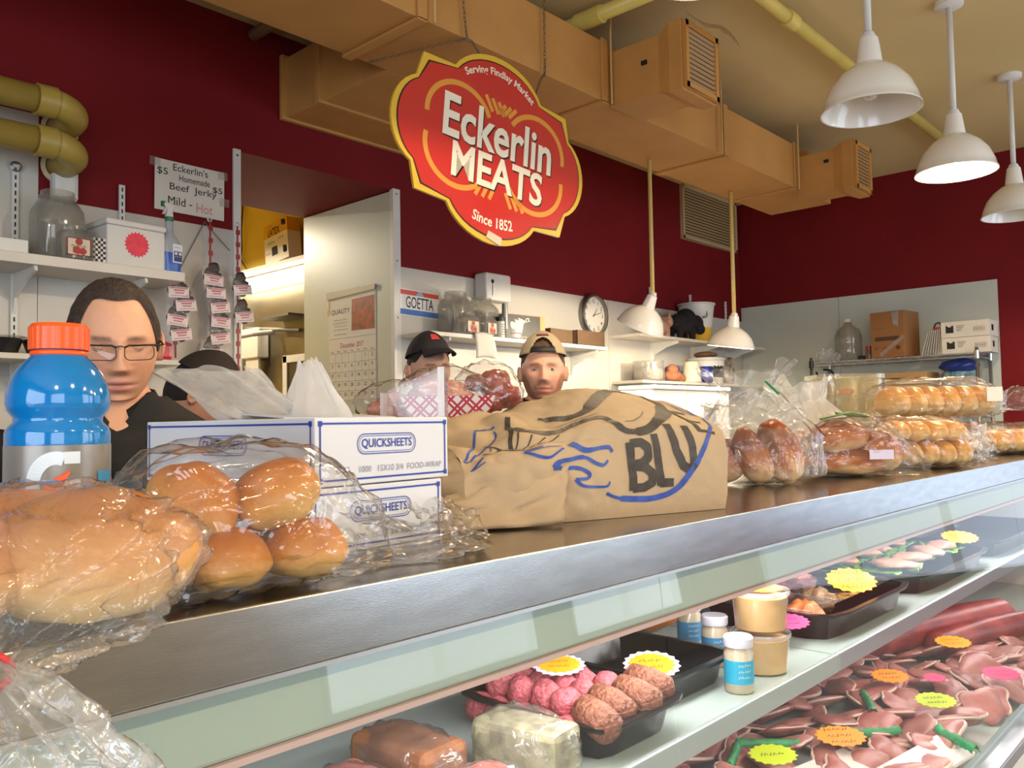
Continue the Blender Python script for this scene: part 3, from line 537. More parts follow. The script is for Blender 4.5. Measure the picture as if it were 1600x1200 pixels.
# spray bottle
t = thing('spray_bottle', 'clear spray bottle with blue cleaner and green and white trigger on the upper shelf', 'spray bottle', (1.665, 3.535, 2.055), rad(10))
def sq(prof, w_, d_, n=32, e=4, ez=.5):
    def f(u, v):
        r, z = prof[min(len(prof)-1, int(round(u*(len(prof)-1))))]; a = 2*pi*v; q = e if z < ez else 2; k = (abs(cos(a))**q+abs(sin(a))**q)**(-1/q); return Vector((r*w_*k*cos(a), r*d_*k*sin(a), z))
    return f
pf = [(0, 0), (.95, 0), (1, .006), (1, .13), (.9, .15), (.5, .17), (.42, .19), (.40, .225), (.36, .23), (0, .23)]
MB().grid(sq(pf, .045, .03, ez=.14), len(pf), 32, cv=True).done('bottle', mat('frosted_plastic', '#b6bcc6', .3, trans=.3), t, smooth=True, auto=50)
pf = [(0, 0), (.97, 0), (1.02, .006), (1.02, .088), (0, .088)]; MB().grid(sq(pf, .045, .03), len(pf), 32, cv=True).done('cleaner', mat('blue_cleaner', '#2f5bb0', .2), t, smooth=True, auto=50)
l = MB().span((-.005, -.033, .045), (.042, -.0315, .125)).done('label', mat('bottle_label', '#d7dbe4', .5), t); MB().span((.0, -.0338, .05), (.04, -.033, .095)).done('label_block', mat('navy_label', '#23336e', .5), l); q = MB(); text(q, '~', (.018, .112, .0337), .030, .010, PMx); q.done('label_text', DARK, l); q = MB(); text(q, '~', (.02, .072, .0345), .032, .007, PMx); q.box((.01, -.0342, .085), (.012, .0005, .012)); q.box((.03, -.0342, .085), (.012, .0005, .012)); q.done('label_print', PAPER, l)
MB().lathe([(0, 0), (.018, 0), (.018, .018), (0, .018)], 20, (0, 0, .228)).done('collar', mat('green_plastic', '#1f7a4a', .4), t, smooth=True, auto=40)
h_ = MB(); h_.prism([(-.018, 0), (.016, 0), (.012, .03), (.02, .055), (-.01, .062), (-.03, .058), (-.028, .045), (-.012, .035)], .018, frame((0, .009, .246), (1, 0, 0), (0, 0, 1))); h_.done('trigger_head', WHITE, t, bevel=.003); MB().box((-.03, 0, .30), (.014, .014, .022)).done('nozzle', mat('green_plastic'), t)
MB().prism([(0, 0), (.008, 0), (-.006, -.03), (-.014, -.03)], .01, frame((-.02, .005, .285), (1, 0, 0), (0, 0, 1))).done('trigger', WHITE, t)
# jerky strips
JK = mat('jerky_dark', '#2c1c1a', .45, nz=(60, .4), bump=(60, .6)); JF = film_mat('jerky_film', (.93, .92, .92), .06, .04, .12, (60, .5)); LABW = mat('jerky_label', '#d8c9c8', .6)
def strip(x, y, z0, z1, label):
    t = thing('hanging_strip', label, 'strip', (x, y, z1)); m = MB(); m.tube([(0, 0, 0), (.004, 0, -(z1-z0))], .0045, 6); k = int((z1-z0)/.06)
    for i in range(k): m.box((.002, -.002, -.03-i*.06), (.018, .008, .022))
    m.done('clip_strip', mat('red_plastic', '#9c2a26', .4), t); MB().lathe([(.008, 0), (.013, .005), (.008, .01)], 12, (0, .01, .01), RX).done('suction_hook', WHITE, t); return t
strip(1.935, W-.06, 1.70, 2.355, 'red clip strip of jerky hanging midway between the shelf end and doorway'); strip(2.075, W-.06, 1.62, 2.355, 'red clip strip of jerky hanging on the doorway trim'); strip(1.745, W-.10, 1.70, 2.10, 'red clip strip of jerky hanging nearest the shelf end')
proto = None
def jerky(x, y, z, tilt, label):
    global proto
    if proto is None:
        t = proto = thing('jerky_bag', label, 'jerky', (x, y, z), group='jerky bags on the strips')
        MB().grid(lambda u, v: Vector((.055*(2*u-1), -.012*sin(pi*u)*sin(pi*v)-.012+.004*nz(u*5, v*5), .058*(2*v-1))), 14, 12).done('film', JF, t, smooth=True)
        jm = MB(); rr = random.Random(3)
        for i in range(6): jm.ell((rr.uniform(-.025, .025), -.006, rr.uniform(-.03, .05)), (rr.uniform(.022, .035), .008, rr.uniform(.018, .03)), 10, 7, lambda p: 1+.25*nz(p.x*3+i, p.y*3, p.z*3))
        jm.done('jerky_pieces', JK, t, smooth=True)
        lb = MB(); lb.grid(lambda u, v: Vector((.048*(2*u-1), -.0235-.006*sin(pi*u), -.022+.03*(2*v-1)*.8)), 8, 4); l_ = lb.done('label', LABW, t, smooth=True)
        q = MB(); 
        for i, (w_, h_) in enumerate(((.08, .006), (.05, .008), (.04, .006), (.075, .003))): q.grid(lambda u, v: Vector((w_*(u-.5), -.0240-.006*sin(pi*(.5+w_*(u-.5)/.096)), -.006-i*.011+h_*v)), 6, 2)
        q.done('label_print', mat('label_pink_print', '#b06a70', .6), l_)
    else: t = copy_tree(proto, label=label, location=(x, y, z))
    t.rotation_euler = (0, rad(tilt), 0)
cols = [('the strip nearest the shelf end', [(272, 478), (284, 499), (270, 520), (274, 541)]), ('the middle strip', [(316, 442), (318, 462), (326, 484), (327, 506), (326, 531), (313, 556)]), ('the strip on the doorway trim', [(367, 453), (368, 495)])]
pos = {0: [(1.745, 2.012), (1.775, 1.955), (1.742, 1.885), (1.752, 1.822)], 1: [(1.928, 2.09), (1.935, 2.03), (1.957, 1.965), (1.960, 1.895), (1.957, 1.82), (1.918, 1.745)], 2: [(2.072, 2.06), (2.077, 1.93)]}
nm = ['top', 'second', 'third', 'fourth', 'fifth', 'lowest']
for k, lst in pos.items():
    for i, (x, z) in enumerate(lst): jerky(x, W-.075-(.04 if k == 0 else .012)-(.006*(i % 2)), z, random.uniform(-10, 14), '%s labelled jerky bag on %s' % (nm[i] if i < len(lst)-1 else 'lowest', cols[k][0]))
wl = MB()
for a, b in (((1.80, 2.10), (1.93, 2.36)), ((1.93, 2.36), (2.06, 2.24))): wl.tube([(a[0], W-.015, a[1]), (b[0], W-.015, b[1])], .0022, 6)
tag(wl.done('hanging_wire', GREY), 'thin wire holding the jerky strips under the price notice', 'wire')
# lower left shelf items
for i, (x, lb_, c) in enumerate(((1.03, 'black plastic tub with a clear lid on the lower shelf', '#201c1a'), (1.17, 'dark wrapped packet on the lower shelf beside the black tub', '#2e2320'))):
    t = thing('shelf_tub', lb_, 'container', (x, 3.56, 1.675)); MB().lathe([(0, 0), (.05, 0), (.07, .055), (.066, .06), (0, .06)], 24).done('body', mat('dark_tub%d' % i, c, .4, nz=(40, .4)), t, smooth=True, auto=40); MB().lathe([(0, .062), (.078, .062), (.078, .068), (0, .07)], 24).done('lid', CLEAR, t, smooth=True)
t = thing('red_packet', 'red snack packet on the lower shelf end beside the jerky', 'packet', (1.64, 3.58, 1.675)); MB().span((-.06, -.04, 0), (.05, .04, .085)).done('packet', mat('red_packet_film', '#b0283c', .3, nz=(18, .4)), t, bevel=.02)
# middle shelf items
t = thing('pepper_shaker', 'small white spice shaker with a black lid beside the steel tube', 'shaker', (3.735, 3.52, 1.905)); MB().lathe([(0, 0), (.026, 0), (.027, .004), (.027, .10), (0, .10)], 20).done('body', PAPER, t, smooth=True, auto=40); MB().lathe([(0, .10), (.028, .10), (.028, .128), (0, .13)], 20).done('lid', BLACKP, t, smooth=True, auto=40); q = MB()
for i in range(5): q.box((0, -.0275, .02+i*.015), (.026, .001, .004))
q.done('label_print', DARK, t)
tag(MB().lathe([(0, 0), (.019, 0), (.019, .22), (.015, .22), (.015, .02), (0, .02)], 20, (3.80, 3.54, 1.905)).done('steel_tube', GREY, smooth=True, auto=40), 'upright steel tube on the shelf beside the spice shaker', 'tube')
t = thing('ramekin', 'small white printed bowl on the shelf in front of the black wing box', 'bowl', (3.835, 3.515, 1.905)); MB().lathe([(0, 0), (.045, 0), (.05, .004), (.054, .05), (.058, .056), (.05, .056), (.047, .01), (0, .008)], 28).done('bowl', WHITE, t, smooth=True, auto=40)
q = MB()
for i in range(7): q.box((.054*sin(.3*(i-3)), -.054*cos(.3*(i-3)), .03), (.008, .003, .006))
q.done('print', REDI, t)
t = thing('black_box', 'black box with a white feather drawing and kraft sides on the middle shelf', 'box', (4.0, 3.60, 1.905), rad(-6)); MB().span((-.16, -.06, 0), (.17, .09, .165)).done('carton', mat('kraft_box', '#b08d5e', .7), t, bevel=.002); MB().span((-.158, -.0615, .004), (.125, -.0605, .16)).done('black_face', mat('matt_black', '#1d1a19', .5), t)
q = MB(); fp = smooth_pts([(-.05, .0), (-.09, .03), (-.13, .07), (-.125, .10), (-.09, .095), (-.095, .115), (-.06, .11), (-.065, .125), (-.02, .115), (.0, .105), (-.02, .09), (-.03, .05), (-.05, .0)], 4); q.prism([(p.x, p.y) for p in fp], .0006, frame((.0, -.0617, .015), (1, 0, 0), (0, 0, 1))); ribbon(q, [(p.x, p.y) for p in smooth_pts([(.01, .1), (-.0, .12), (.025, .128), (.02, .11), (.035, .112)], 4)], .006, frame((.0, -.0617, .015), (1, 0, 0), (0, 0, 1)), z=.0006); q.done('feather_print', mat('silver_print', '#b8b5b0', .5), t)
q = MB(); text(q, 'Soaps', (-.06, .022, .0619), .13, .024, PMx); q.done('lettering', mat('tan_print', '#b08a50', .5), t)
def tray_box(label, x0, x1, y0, y1, z, h_, m, tilt=0):
    t = thing('cardboard_tray', label, 'tray', ((x0+x1)/2, (y0+y1)/2, z), rad(tilt)); a, b = (x1-x0)/2, (y1-y0)/2; k = MB(); k.span((-a, -b, 0), (a, b, .004))
    for p, q in (((-a, -b), (-a+.004, b)), ((a-.004, -b), (a, b)), ((-a, -b), (a, -b+.004)), ((-a, b-.004), (a, b))): k.span((p[0], p[1], 0), (q[0], q[1], h_))
    k.done('tray', m, t); return t
BC = mat('dark_cardboard', '#5e4630', .75, nz=(14, .12))
tray_box('open dark cardboard tray beside the black box', 4.20, 4.45, 3.52, 3.70, 1.905, .095, BC, 3); tray_box('open dark cardboard tray below the clock', 4.47, 4.78, 3.50, 3.68, 1.905, .10, BC); tag(MB().span((4.50, 3.51, 1.911), (4.76, 3.66, 1.935)).done('green_packet', mat('green_packet', '#2f8a3e', .5), bevel=.004), 'flat green packet inside the tray below the clock', 'packet')
t = thing('paper_note', 'curled paper note taped to the shelf edge below the jars', 'note', (3.55, 3.485, 1.905)); MB().grid(lambda u, v: Vector((.075*(2*u-1), -.004-.02*sin(v*2.2)*(.5+u), .01-.15*v+.008*sin(pi*u))), 8, 10).done('sheet', PAPER, t, smooth=True, solid=.0006)
for i, (x0, x1, z0, z1, lb_) in enumerate(((3.15, 3.45, 1.60, 1.70, 'printed sheet on the wall panel above the man in the black cap'), (3.47, 3.72, 1.55, 1.69, 'printed form on the wall panel beside the hanging note'))):
    t = thing('wall_sheet', lb_, 'sheet', ((x0+x1)/2, W-.0095, (z0+z1)/2)); MB().span((x0-(x0+x1)/2, -.001, z0-(z0+z1)/2), (x1-(x0+x1)/2, .001, z1-(z0+z1)/2)).done('page', PAPER, t); q = MB()
    for j in range(4): q.box((-.02, -.0016, .03-j*.018), (.15-.02*j, .0006, .004))
    q.box((.09, -.0016, -.02), (.035, .0006, .035)); q.done('print', mat('grey_print'), t)
# corner shelf items
t = thing('toy_bison', 'black plush bison on the upper corner shelf', 'toy', (5.95, 3.56, 2.03), rad(0)); FUR = mat('black_fur', '#161113', .9, bump=(90, .9))
bm_ = MB(); bm_.ell((-.05, 0, .13), (.15, .075, .085)); bm_.ell((.03, 0, .17), (.10, .08, .09)); bm_.ell((.15, -.02, .14), (.075, .06, .075)); bm_.ell((.205, -.03, .10), (.04, .04, .045))
for x, y in ((-.13, -.04), (-.13, .04), (.06, -.04), (.06, .04)): bm_.tube([(x, y, .10), (x-.005, y, .05), (x, y, .0)], [.035, .028, .025], 10)
bm_.tube([(-.19, 0, .16), (-.22, 0, .10), (-.21, 0, .06)], .01, 8); o = bm_.done('body', FUR, t, smooth=True)
q = o.modifiers.new('r', 'REMESH'); q.mode = 'VOXEL'; q.voxel_size = .008; q.use_smooth_shade = True
for s_ in (-1, 1): MB().tube(smooth_pts([(.16, -.02+s_*.055, .19), (.18, -.02+s_*.085, .20), (.19, -.02+s_*.08, .24)], 4), [.010]*4+[.008]*3+[.004]*2, 8).done('horn', mat('horn', '#8f8672', .4), t, smooth=True)
t = thing('plush_pig', 'pinkish brown plush pig beside the toy bison', 'toy', (5.58, 3.56, 2.03), rad(10)); PK = mat('pig_plush', '#a9806a', .9, nz=(25, .25), bump=(60, .5)); p_ = MB(); p_.ell((0, 0, .085), (.12, .07, .085)); p_.ell((.12, -.01, .13), (.06, .055, .055)); p_.tube([(.16, -.01, .13), (.20, -.01, .14)], .025, 12); p_.ell((.10, -.05, .18), (.02, .008, .03)); p_.ell((.10, .04, .18), (.02, .008, .03))
for x, y in ((-.07, -.04), (.06, -.04), (-.07, .04), (.06, .04)): p_.tube([(x, y, .07), (x, y, 0)], .025, 10)
o = p_.done('body', PK, t, smooth=True); q = o.modifiers.new('r', 'REMESH'); q.mode = 'VOXEL'; q.voxel_size = .007; q.use_smooth_shade = True
t = thing('tall_tub', 'tall white plastic tub with a yellow base behind the toy bison', 'tub', (6.25, 3.62, 2.03)); MB().lathe([(0, 0), (.105, 0), (.125, .12)], 28).done('yellow_base', mat('yellow_plastic', '#e0b030', .4), t, smooth=True); MB().lathe([(.125, .12), (.15, .31), (.16, .315), (.16, .325), (.146, .325), (.12, .12)], 28).done('tub', WHITE, t, smooth=True, auto=40)
t = thing('glass_canister', 'glass canister of white packets on the lower corner shelf', 'jar', (5.43, 3.57, 1.685)); MB().lathe([(0, 0), (.12, 0), (.125, .01), (.12, .12), (.115, .14), (.12, .15), (.10, .15), (.11, .12), (.115, .01), (0, .006)], 28).done('glass', JAR, t, smooth=True); MB().lathe([(0, .006), (.11, .006), (.11, .09), (.05, .10), (0, .095)], 20).done('packets', mat('packets', '#cfc8bc', .7, nz=(50, .3)), t, smooth=True)
t = thing('plush_toy', 'small brown plush toy lying between the canister and the paper cup', 'toy', (5.76, 3.56, 1.685)); p_ = MB(); p_.ell((0, 0, .05), (.11, .06, .05)); p_.ell((-.02, -.01, .10), (.05, .045, .04)); p_.ell((.11, 0, .035), (.06, .04, .035)); o = p_.done('body', mat('rust_plush', '#a3684a', .9, nz=(30, .3)), t, smooth=True)
t = thing('paper_cup', 'upturned cream paper cup beside the white bucket', 'cup', (6.01, 3.54, 1.685)); MB().lathe([(0, .17), (.055, .17), (.06, .165), (.08, .01), (.086, .005), (.08, 0), (0, 0)], 24).done('cup', mat('cream_cup', '#d9ccb6', .6), t, smooth=True, auto=40)
for i, (x, lb_) in enumerate(((5.915, 'blue can with a dark band behind the paper cup'), (6.17, 'blue drink can in front of the white bucket'))):
    t = thing('drink_can', lb_, 'can', (x, 3.66 if i == 0 else 3.50, 1.685), group='blue cans on the corner shelf'); MB().lathe([(0, 0), (.05, 0), (.058, .012), (.058, .12), (.05, .135), (.048, .13), (0, .13)], 20).done('can', mat('blue_can', '#26328e', .3, .3), t, smooth=True, auto=40); MB().lathe([(.0585, .05), (.0585, .085)], 20).done('band', mat('can_band', '#8fa0d8', .4), t, smooth=True)
t = thing('white_bucket', 'white plastic bucket with a dark label on the lower corner shelf', 'bucket', (6.36, 3.60, 1.685)); MB().lathe([(0, 0), (.135, 0), (.15, .19), (.158, .195), (.158, .215), (.14, .22), (0, .222)], 28).done('bucket', WHITE, t, smooth=True, auto=40); MB().grid(lambda u, v: Vector((.146*sin(-.75+1.0*u), -.146*cos(-.75+1.0*u), .05+.11*v)), 8, 2).done('label', DARK, t); tag(MB().ell((6.35, 3.60, 1.933), (.11, .09, .025), fn=lambda p: 1+.2*nz(p.x*3, p.y*3, p.z)).done('bread_loaf', mat('brown_loaf', '#7e5a45', .8, nz=(20, .3)), smooth=True), 'flat brown loaf lying on top of the white bucket', 'bread')
box_thing('recipe_box', 'brown and white patterned carton beside the white bucket', 'box', (6.54, 3.52, 1.685), (6.70, 3.68, 1.92), mat('patterned_carton', '#b9a592', .6, nz=(14, .6), col2='#3a2a22'))
for i, (x0, x1, lb_) in enumerate(((4.60, 5.02, 'bright white cabinet directly under the tilted lamp'), (5.035, 5.62, 'bright white cabinet under the level lamp'))):
    t = thing('white_cabinet', lb_, 'cabinet', ((x0+x1)/2, 3.12, 0), group='white cabinets by the back wall'); a = (x1-x0)/2; MB().span((-a, -.12, 0), (a, .14, 1.585)).done('body', mat('bright_white', '#ece9e4', .35), t, bevel=.012); MB().span((-a, -.135, 1.586), (a, .15, 1.615)).done('lid', mat('bright_white'), t, bevel=.008); MB().span((-.08, -.155, 1.45), (.08, -.12, 1.47)).done('handle', GREY, t, bevel=.004)
# ------------------------------------------------------------------ wire rack by the side wall
t = thing('wire_rack', 'chrome wire rack against the side wall panel', 'rack', (6.88, 1.66, 0)); rx, ry = .38, 1.25
for x in (0, rx):
    for y in (0, ry): MB().tube([(x, y, 0), (x, y, 1.885)], .0127, 10).done('post', CHROME, t, smooth=True); MB().tube([(x, y, 1.80), (x, y, 1.86)], .019, 10).done('collar', BLACKP if x == 0 and y > .5 else CHROME, t)
for zz in (1.845, 1.40, .9, .4):
    m = MB()
    for k in range(26): y = .02+k*(ry-.04)/25; m.tube([(0, y, zz), (rx, y, zz)], .0028, 5)
    for x in (0, rx*.33, rx*.66, rx): m.tube([(x, 0, zz-.004), (x, ry, zz-.004)], .004, 5); 
    for x in (0, rx):
        m.tube([(x, 0, zz-.03), (x, ry, zz-.03)], .004, 5); zg = [(x, k*ry/40, zz-.004-(.026 if k % 2 else 0)) for k in range(41)]; m.tube(zg, .003, 4)
    for y in (0, ry): m.tube([(0, y, zz-.03), (rx, y, zz-.03)], .004, 5)
    m.done('wire_shelf', CHROME, t)
ZR = 1.849
t = thing('water_jug', 'empty clear water jug with a white cap on the wire rack', 'jug', (7.05, 2.66, ZR)); MB().lathe([(0, 0), (.10, 0), (.11, .01), (.11, .14), (.105, .15), (.11, .16), (.11, .2), (.09, .26), (.04, .30), (.03, .31), (.03, .33), (.026, .33), (.026, .305), (.085, .255), (.105, .2), (.105, .015), (0, .01)], 28).done('jug', JAR, t, smooth=True); MB().lathe([(0, .325), (.034, .325), (.034, .35), (0, .352)], 18).done('cap', WHITE, t, smooth=True, auto=40)
t = thing('brown_carton', 'brown taped cardboard carton standing on the wire rack', 'carton', (7.03, 2.28, ZR), rad(-8)); MB().span((-.13, -.135, 0), (.13, .135, .365)).done('carton', mat('carton_brown', '#8f6238', .7, nz=(6, .08)), t, bevel=.003); fm = frame((-.1305, 0, 0), (0, -1, 0), (0, 0, 1)); q = MB(); q.prism(rrect(.2, .032, .012), .0006, fm @ Matrix.Translation((0, .15, 0))); text(q, '~', (-.06, .235), .1, .016, fm, bold=.01); q.prism(rrect(.035, .035, .0174), .0006, fm @ Matrix.Translation((.085, .075, 0))); ribbon(q, [(-.105, .09), (-.09, .06), (-.075, .09)], .006, fm, z=.0006); ribbon(q, [(-.04, .075), (.05, .085)], .006, fm, z=.0006); q.done('print', mat('carton_print', '#4c3522', .7), t); q = MB(); q.prism([(.04, .36), (.10, .36), (.09, .24), (.05, .26)], .001, fm); q.box((0, -.05, .3655), (.262, .05, .001)); ribbon(q, [(-.06, .02), (.13, .16)], .03, fm, z=.0008); q.done('packing_tape', film_mat('packing_tape', haze=.3, refl=.08), t)
for i in range(2):
    t = thing('white_carton', ('upper' if i else 'lower')+' of two stacked flat white printed cartons on the wire rack', 'carton', (7.05, 1.745, ZR+i*.122), rad(1-3*i), group='white cartons on the rack'); MB().span((-.12, -.165, 0), (.12, .165, .12)).done('carton', PAPER, t, bevel=.003); fm = frame((-.1205, 0, 0), (0, -1, 0), (0, 0, 1)); q = MB(); q.prism([(-.13, .035), (-.075, .035), (-.075, .09), (-.088, .09), (-.092, .08), (-.113, .08), (-.117, .09), (-.13, .09)], .0006, fm); q.done('logo_block', DARK, t); q = MB()
    for j in range(4): ribbon(q, [(-.055, .085-j*.012), (.0-.008*j, .085-j*.012)], .004, fm, z=.0005)
    ribbon(q, rrect(.075, .032, .002, 1), .002, fm @ Matrix.Translation((.1, .055, 0)), closed=True, z=.0005)
    for j in range(6): ribbon(q, [(.07+j*.011, .045), (.07+j*.011, .065)], .004, fm, z=.0005)
    q.done('print', mat('grey_print'), t); MB().span((-.05, -.1658, .04), (.0, -.165, .085)).done('end_print', DARK, t)
for i in range(7): t = tag(MB().box((7.03, 2.035-i*.017, ZR+.083+i*.004), (.17, .003, .19), Matrix.Rotation(rad(16-2*i), 3, 'X')).done('paper_tray', WHITE, bevel=.0005), 'flattened white food trays leaning in a row beside the brown carton', 'tray', 'leaning paper trays on the rack')
t = thing('red_bag', 'upright white and red paper bag with a looped handle on the wire rack', 'bag', (7.04, 1.952, ZR)); MB().span((-.05, -.035, 0), (.05, .03, .14)).done('bag', PAPER, t, bevel=.002); MB().span((-.051, -.036, .14), (.051, .031, .215)).done('red_top', mat('red_bag', '#b02a3c', .6), t, bevel=.004); MB().tube(smooth_pts([(-.04, -.03, .21), (-.03, -.01, .25), (-.03, .02, .24), (-.04, .03, .2)], 5), .006, 8).done('handle', DARK, t, smooth=True); fm = frame((-.0515, 0, 0), (0, -1, 0), (0, 0, 1)); q = MB()
for j in range(5): ribbon(q, [(-.02, .11-j*.016), (.02, .11-j*.016)], .004, fm, z=.0003)
q.done('print', mat('grey_print'), t)
t = thing('red_bottle', 'small bottle with a red cap beside the brown carton', 'bottle', (7.0, 2.475, ZR)); MB().lathe([(0, 0), (.03, 0), (.03, .06), (.02, .075), (0, .075)], 18).done('bottle', mat('dark_bottle', '#6b5a58', .3), t, smooth=True, auto=40); MB().lathe([(0, .074), (.026, .074), (.026, .11), (0, .112)], 18).done('cap', mat('red_plastic'), t, smooth=True, auto=40)
tag(MB().span((6.99, 2.50, ZR), (7.12, 2.565, ZR+.035)).done('dark_packet', DARK, bevel=.004), 'low dark packet lying beside the water jug', 'packet')
for i, (y, r, lb_) in enumerate(((2.82, .07, 'large crumpled clear film ball at the rack end'), (2.73, .045, 'small crumpled clear film ball beside the water jug'))): tag(MB().ell((6.96, y, ZR+r*.8), (r, r, r*.85), 24, 16, lambda p: 1+.35*nz(p.x*3, p.y*3, p.z*3+i*5)).done('film_ball', HAZY), lb_, 'film')
ZS = 1.404
t = thing('blue_wrap', 'blue and teal plastic wrapped bundle under the rack top', 'bundle', (7.10, 1.83, ZS)); MB().ell((0, 0, .2), (.125, .14, .19), 22, 14, lambda p: 1+.2*nz(p.x*2, p.y*2, p.z*2)).done('bundle', mat('blue_wrap', '#4a7f94', .3, nz=(7, .5), col2='#a9b7b8'), t); MB().ell((-.02, 0, .36), (.12, .14, .055), 20, 10, lambda p: 1+.2*nz(p.x*2, p.y*2, p.z*2)).done('top_fold', mat('deep_blue', '#20337e', .35), t)
for i in range(3): box_thing('wood_tray', ['bottom', 'middle', 'top'][i]+' of the shallow tan trays stacked on the lower rack shelf', 'tray', (6.92, 2.02, ZS+.18+i*.05), (7.22, 2.34, ZS+.222+i*.05), mat('tan_tray%d' % (i % 2), '#b08a58' if i != 1 else '#d8c9ac', .6), group='tan trays under the rack top')
box_thing('white_bin', 'white plastic bin under the shallow tan trays', 'bin', (6.92, 2.0, ZS), (7.22, 2.36, ZS+.178), WHITE, .01); box_thing('pale_carton', 'pale carton at the front end of the lower rack shelf', 'carton', (6.90, 1.68, ZS), (6.955, 2.0, ZS+.19), mat('pale_card', '#cdb491', .7))
box_thing('grey_tote', 'grey tote box on the lower rack shelf below the jug', 'tote', (6.92, 2.45, ZS), (7.2, 2.82, ZS+.17), mat('grey_tote', '#6d6f70', .4), .01); box_thing('red_tin', 'small tin with a red lid on the grey tote', 'tin', (6.95, 2.62, ZS+.172), (7.03, 2.72, ZS+.215), mat('red_tin', '#c84a34', .4))
m = MB(); m.tube(smooth_pts([(6.86, 2.86, 1.76), (6.84, 2.84, 1.70), (6.84, 2.84, 1.5), (6.86, 2.86, 1.3)], 5), .009, 8); m.tube(smooth_pts([(6.86, 2.80, 1.78), (6.85, 2.72, 1.75), (6.85, 2.70, 1.6), (6.86, 2.74, 1.3)], 5), .009, 8); tag(m.done('looped_cord', BLACKP, smooth=True), 'black cord looped on the wire rack post', 'cord')
tag(MB().lathe([(0, 0), (.04, 0), (.04, .09), (.045, .095), (.045, .12), (0, .122)], 18, (3.75, .95, 1.232)).done('red_jar', mat('red_lid', '#c8202c', .35), smooth=True, auto=40), 'small red capped jar at the far end of the counter behind the bread', 'jar')
# ------------------------------------------------------------------ refrigerated counter
ZT, Y0, Y1, CX0, CX1 = 1.232, .64, 1.36, -1.6, 4.7
case = thing('deli_case', 'long glass fronted refrigerated meat counter with a steel top', 'display case', (0, 0, 0))
TOPM = mat('counter_steel', '#8f867c', .16, 1., nz=(6, .15), bump=(55, .05, .002), stretch=(1, 6, 6)); TRIM = mat('scratched_trim', '#b4b8ba', .24, 1., nz=(14, .10), bump=(220, .05, .001), stretch=(1, 1, 5))
HOUS = mat('pale_green_enamel', '#a4b1a6', .35, nz=(3, .04)); SHELFM = mat('shelf_enamel', '#a9b8b4', .25)
MB().span((CX0, Y0+.002, ZT-.03), (CX1, Y1, ZT)).done('steel_top', TOPM, case)
tr_ = MB(); tr_.prism([(0, 0), (.004, .0015), (.004, -.057), (.0, -.059), (-.004, -.057), (-.004, -.001)], CX1-CX0, frame((CX0, Y0-.002, ZT), (0, -1, 0), (0, 0, 1)) @ Matrix.Rotation(0, 4, 'X'))
tr_ = MB().span((CX0, Y0-.004, ZT-.059), (CX1, Y0+.002, ZT+.001)); tr_.done('front_trim', TRIM, case, bevel=.0015)
MB().span((CX0, Y0-.006, ZT-.063), (CX1, Y0+.004, ZT-.059)).done('trim_lip', CHROME, case)
MB().span((CX0, Y0+.012, ZT-.125), (CX1, Y0+.14, ZT-.031)).done('light_housing', HOUS, case, bevel=.004)
MB().span((CX0, Y0+.008, ZT-.131), (CX1, Y0+.016, ZT-.125)).done('housing_edge', mat('pinkish_strip', '#c8a9a4', .4), case)
MB().tube([(CX0+.1, Y0+.10, ZT-.142), (CX1-.1, Y0+.10, ZT-.142)], .011, 10).done('lamp_tube', mat('case_tube', '#fff0ee', .4, emit=3.), case, smooth=True)
gx = [CX0, .985, 2.97, CX1]
for i in range(3):
    MB().add([(gx[i]+.001, Y0-.001, ZT-.062), (gx[i+1]-.001, Y0-.001, ZT-.062), (gx[i+1]-.001, Y0-.07, .52), (gx[i]+.001, Y0-.07, .52)], [(0, 1, 2, 3)]).done('front_glass', GLASS, case, solid=.0)
MB().span((CX0, Y0-.09, 0), (CX1, Y0-.05, .52)).done('base_panel', WHITE, case, bevel=.004); MB().span((CX0, Y0-.10, .50), (CX1, Y0-.045, .535)).done('glass_rail', CHROME, case, bevel=.004)
MB().span((CX0, Y0-.05, .02), (CX1, Y1-.02, .56)).done('deck', SHELFM, case); MB().span((CX0, Y1-.03, .56), (CX1, Y1, ZT-.03)).done('rear_panel', mat('rear_doors', '#4b4f55', .3), case)
for x in (CX0, CX1-.02): MB().span((x, Y0+.005, .56), (x+.02, Y1, ZT-.03)).done('end_panel', WHITE, case)
ZSH = .875; YS = .735
for i in range(2):
    x0, x1 = ((CX0+.02, 1.80), (1.805, CX1-.02))[i]
    MB().span((x0, YS, ZSH-.012), (x1, Y1-.03, ZSH)).done('shelf', SHELFM, case); MB().span((x0, YS-.012, ZSH-.034), (x1, YS-.001, ZSH+.004)).done('shelf_rail', CHROME if i else mat('rail_white', '#b4c0bd', .3, .4), case, bevel=.002)
for x in (-.2, 1.8, 3.6): MB().span((x-.01, YS+.3, ZSH-.06), (x+.01, Y1-.03, ZSH-.012)).done('shelf_bracket', CHROME, case)
area('case_light', (1.7, Y0+.13, ZT-.15), (rad(14), 0, 0), 5.4, .04, 13, (1, .93, .92)); area('deck_light', (1.7, YS+.03, ZSH-.05), (rad(10), 0, 0), 5.4, .04, 6, (1, .88, .88))
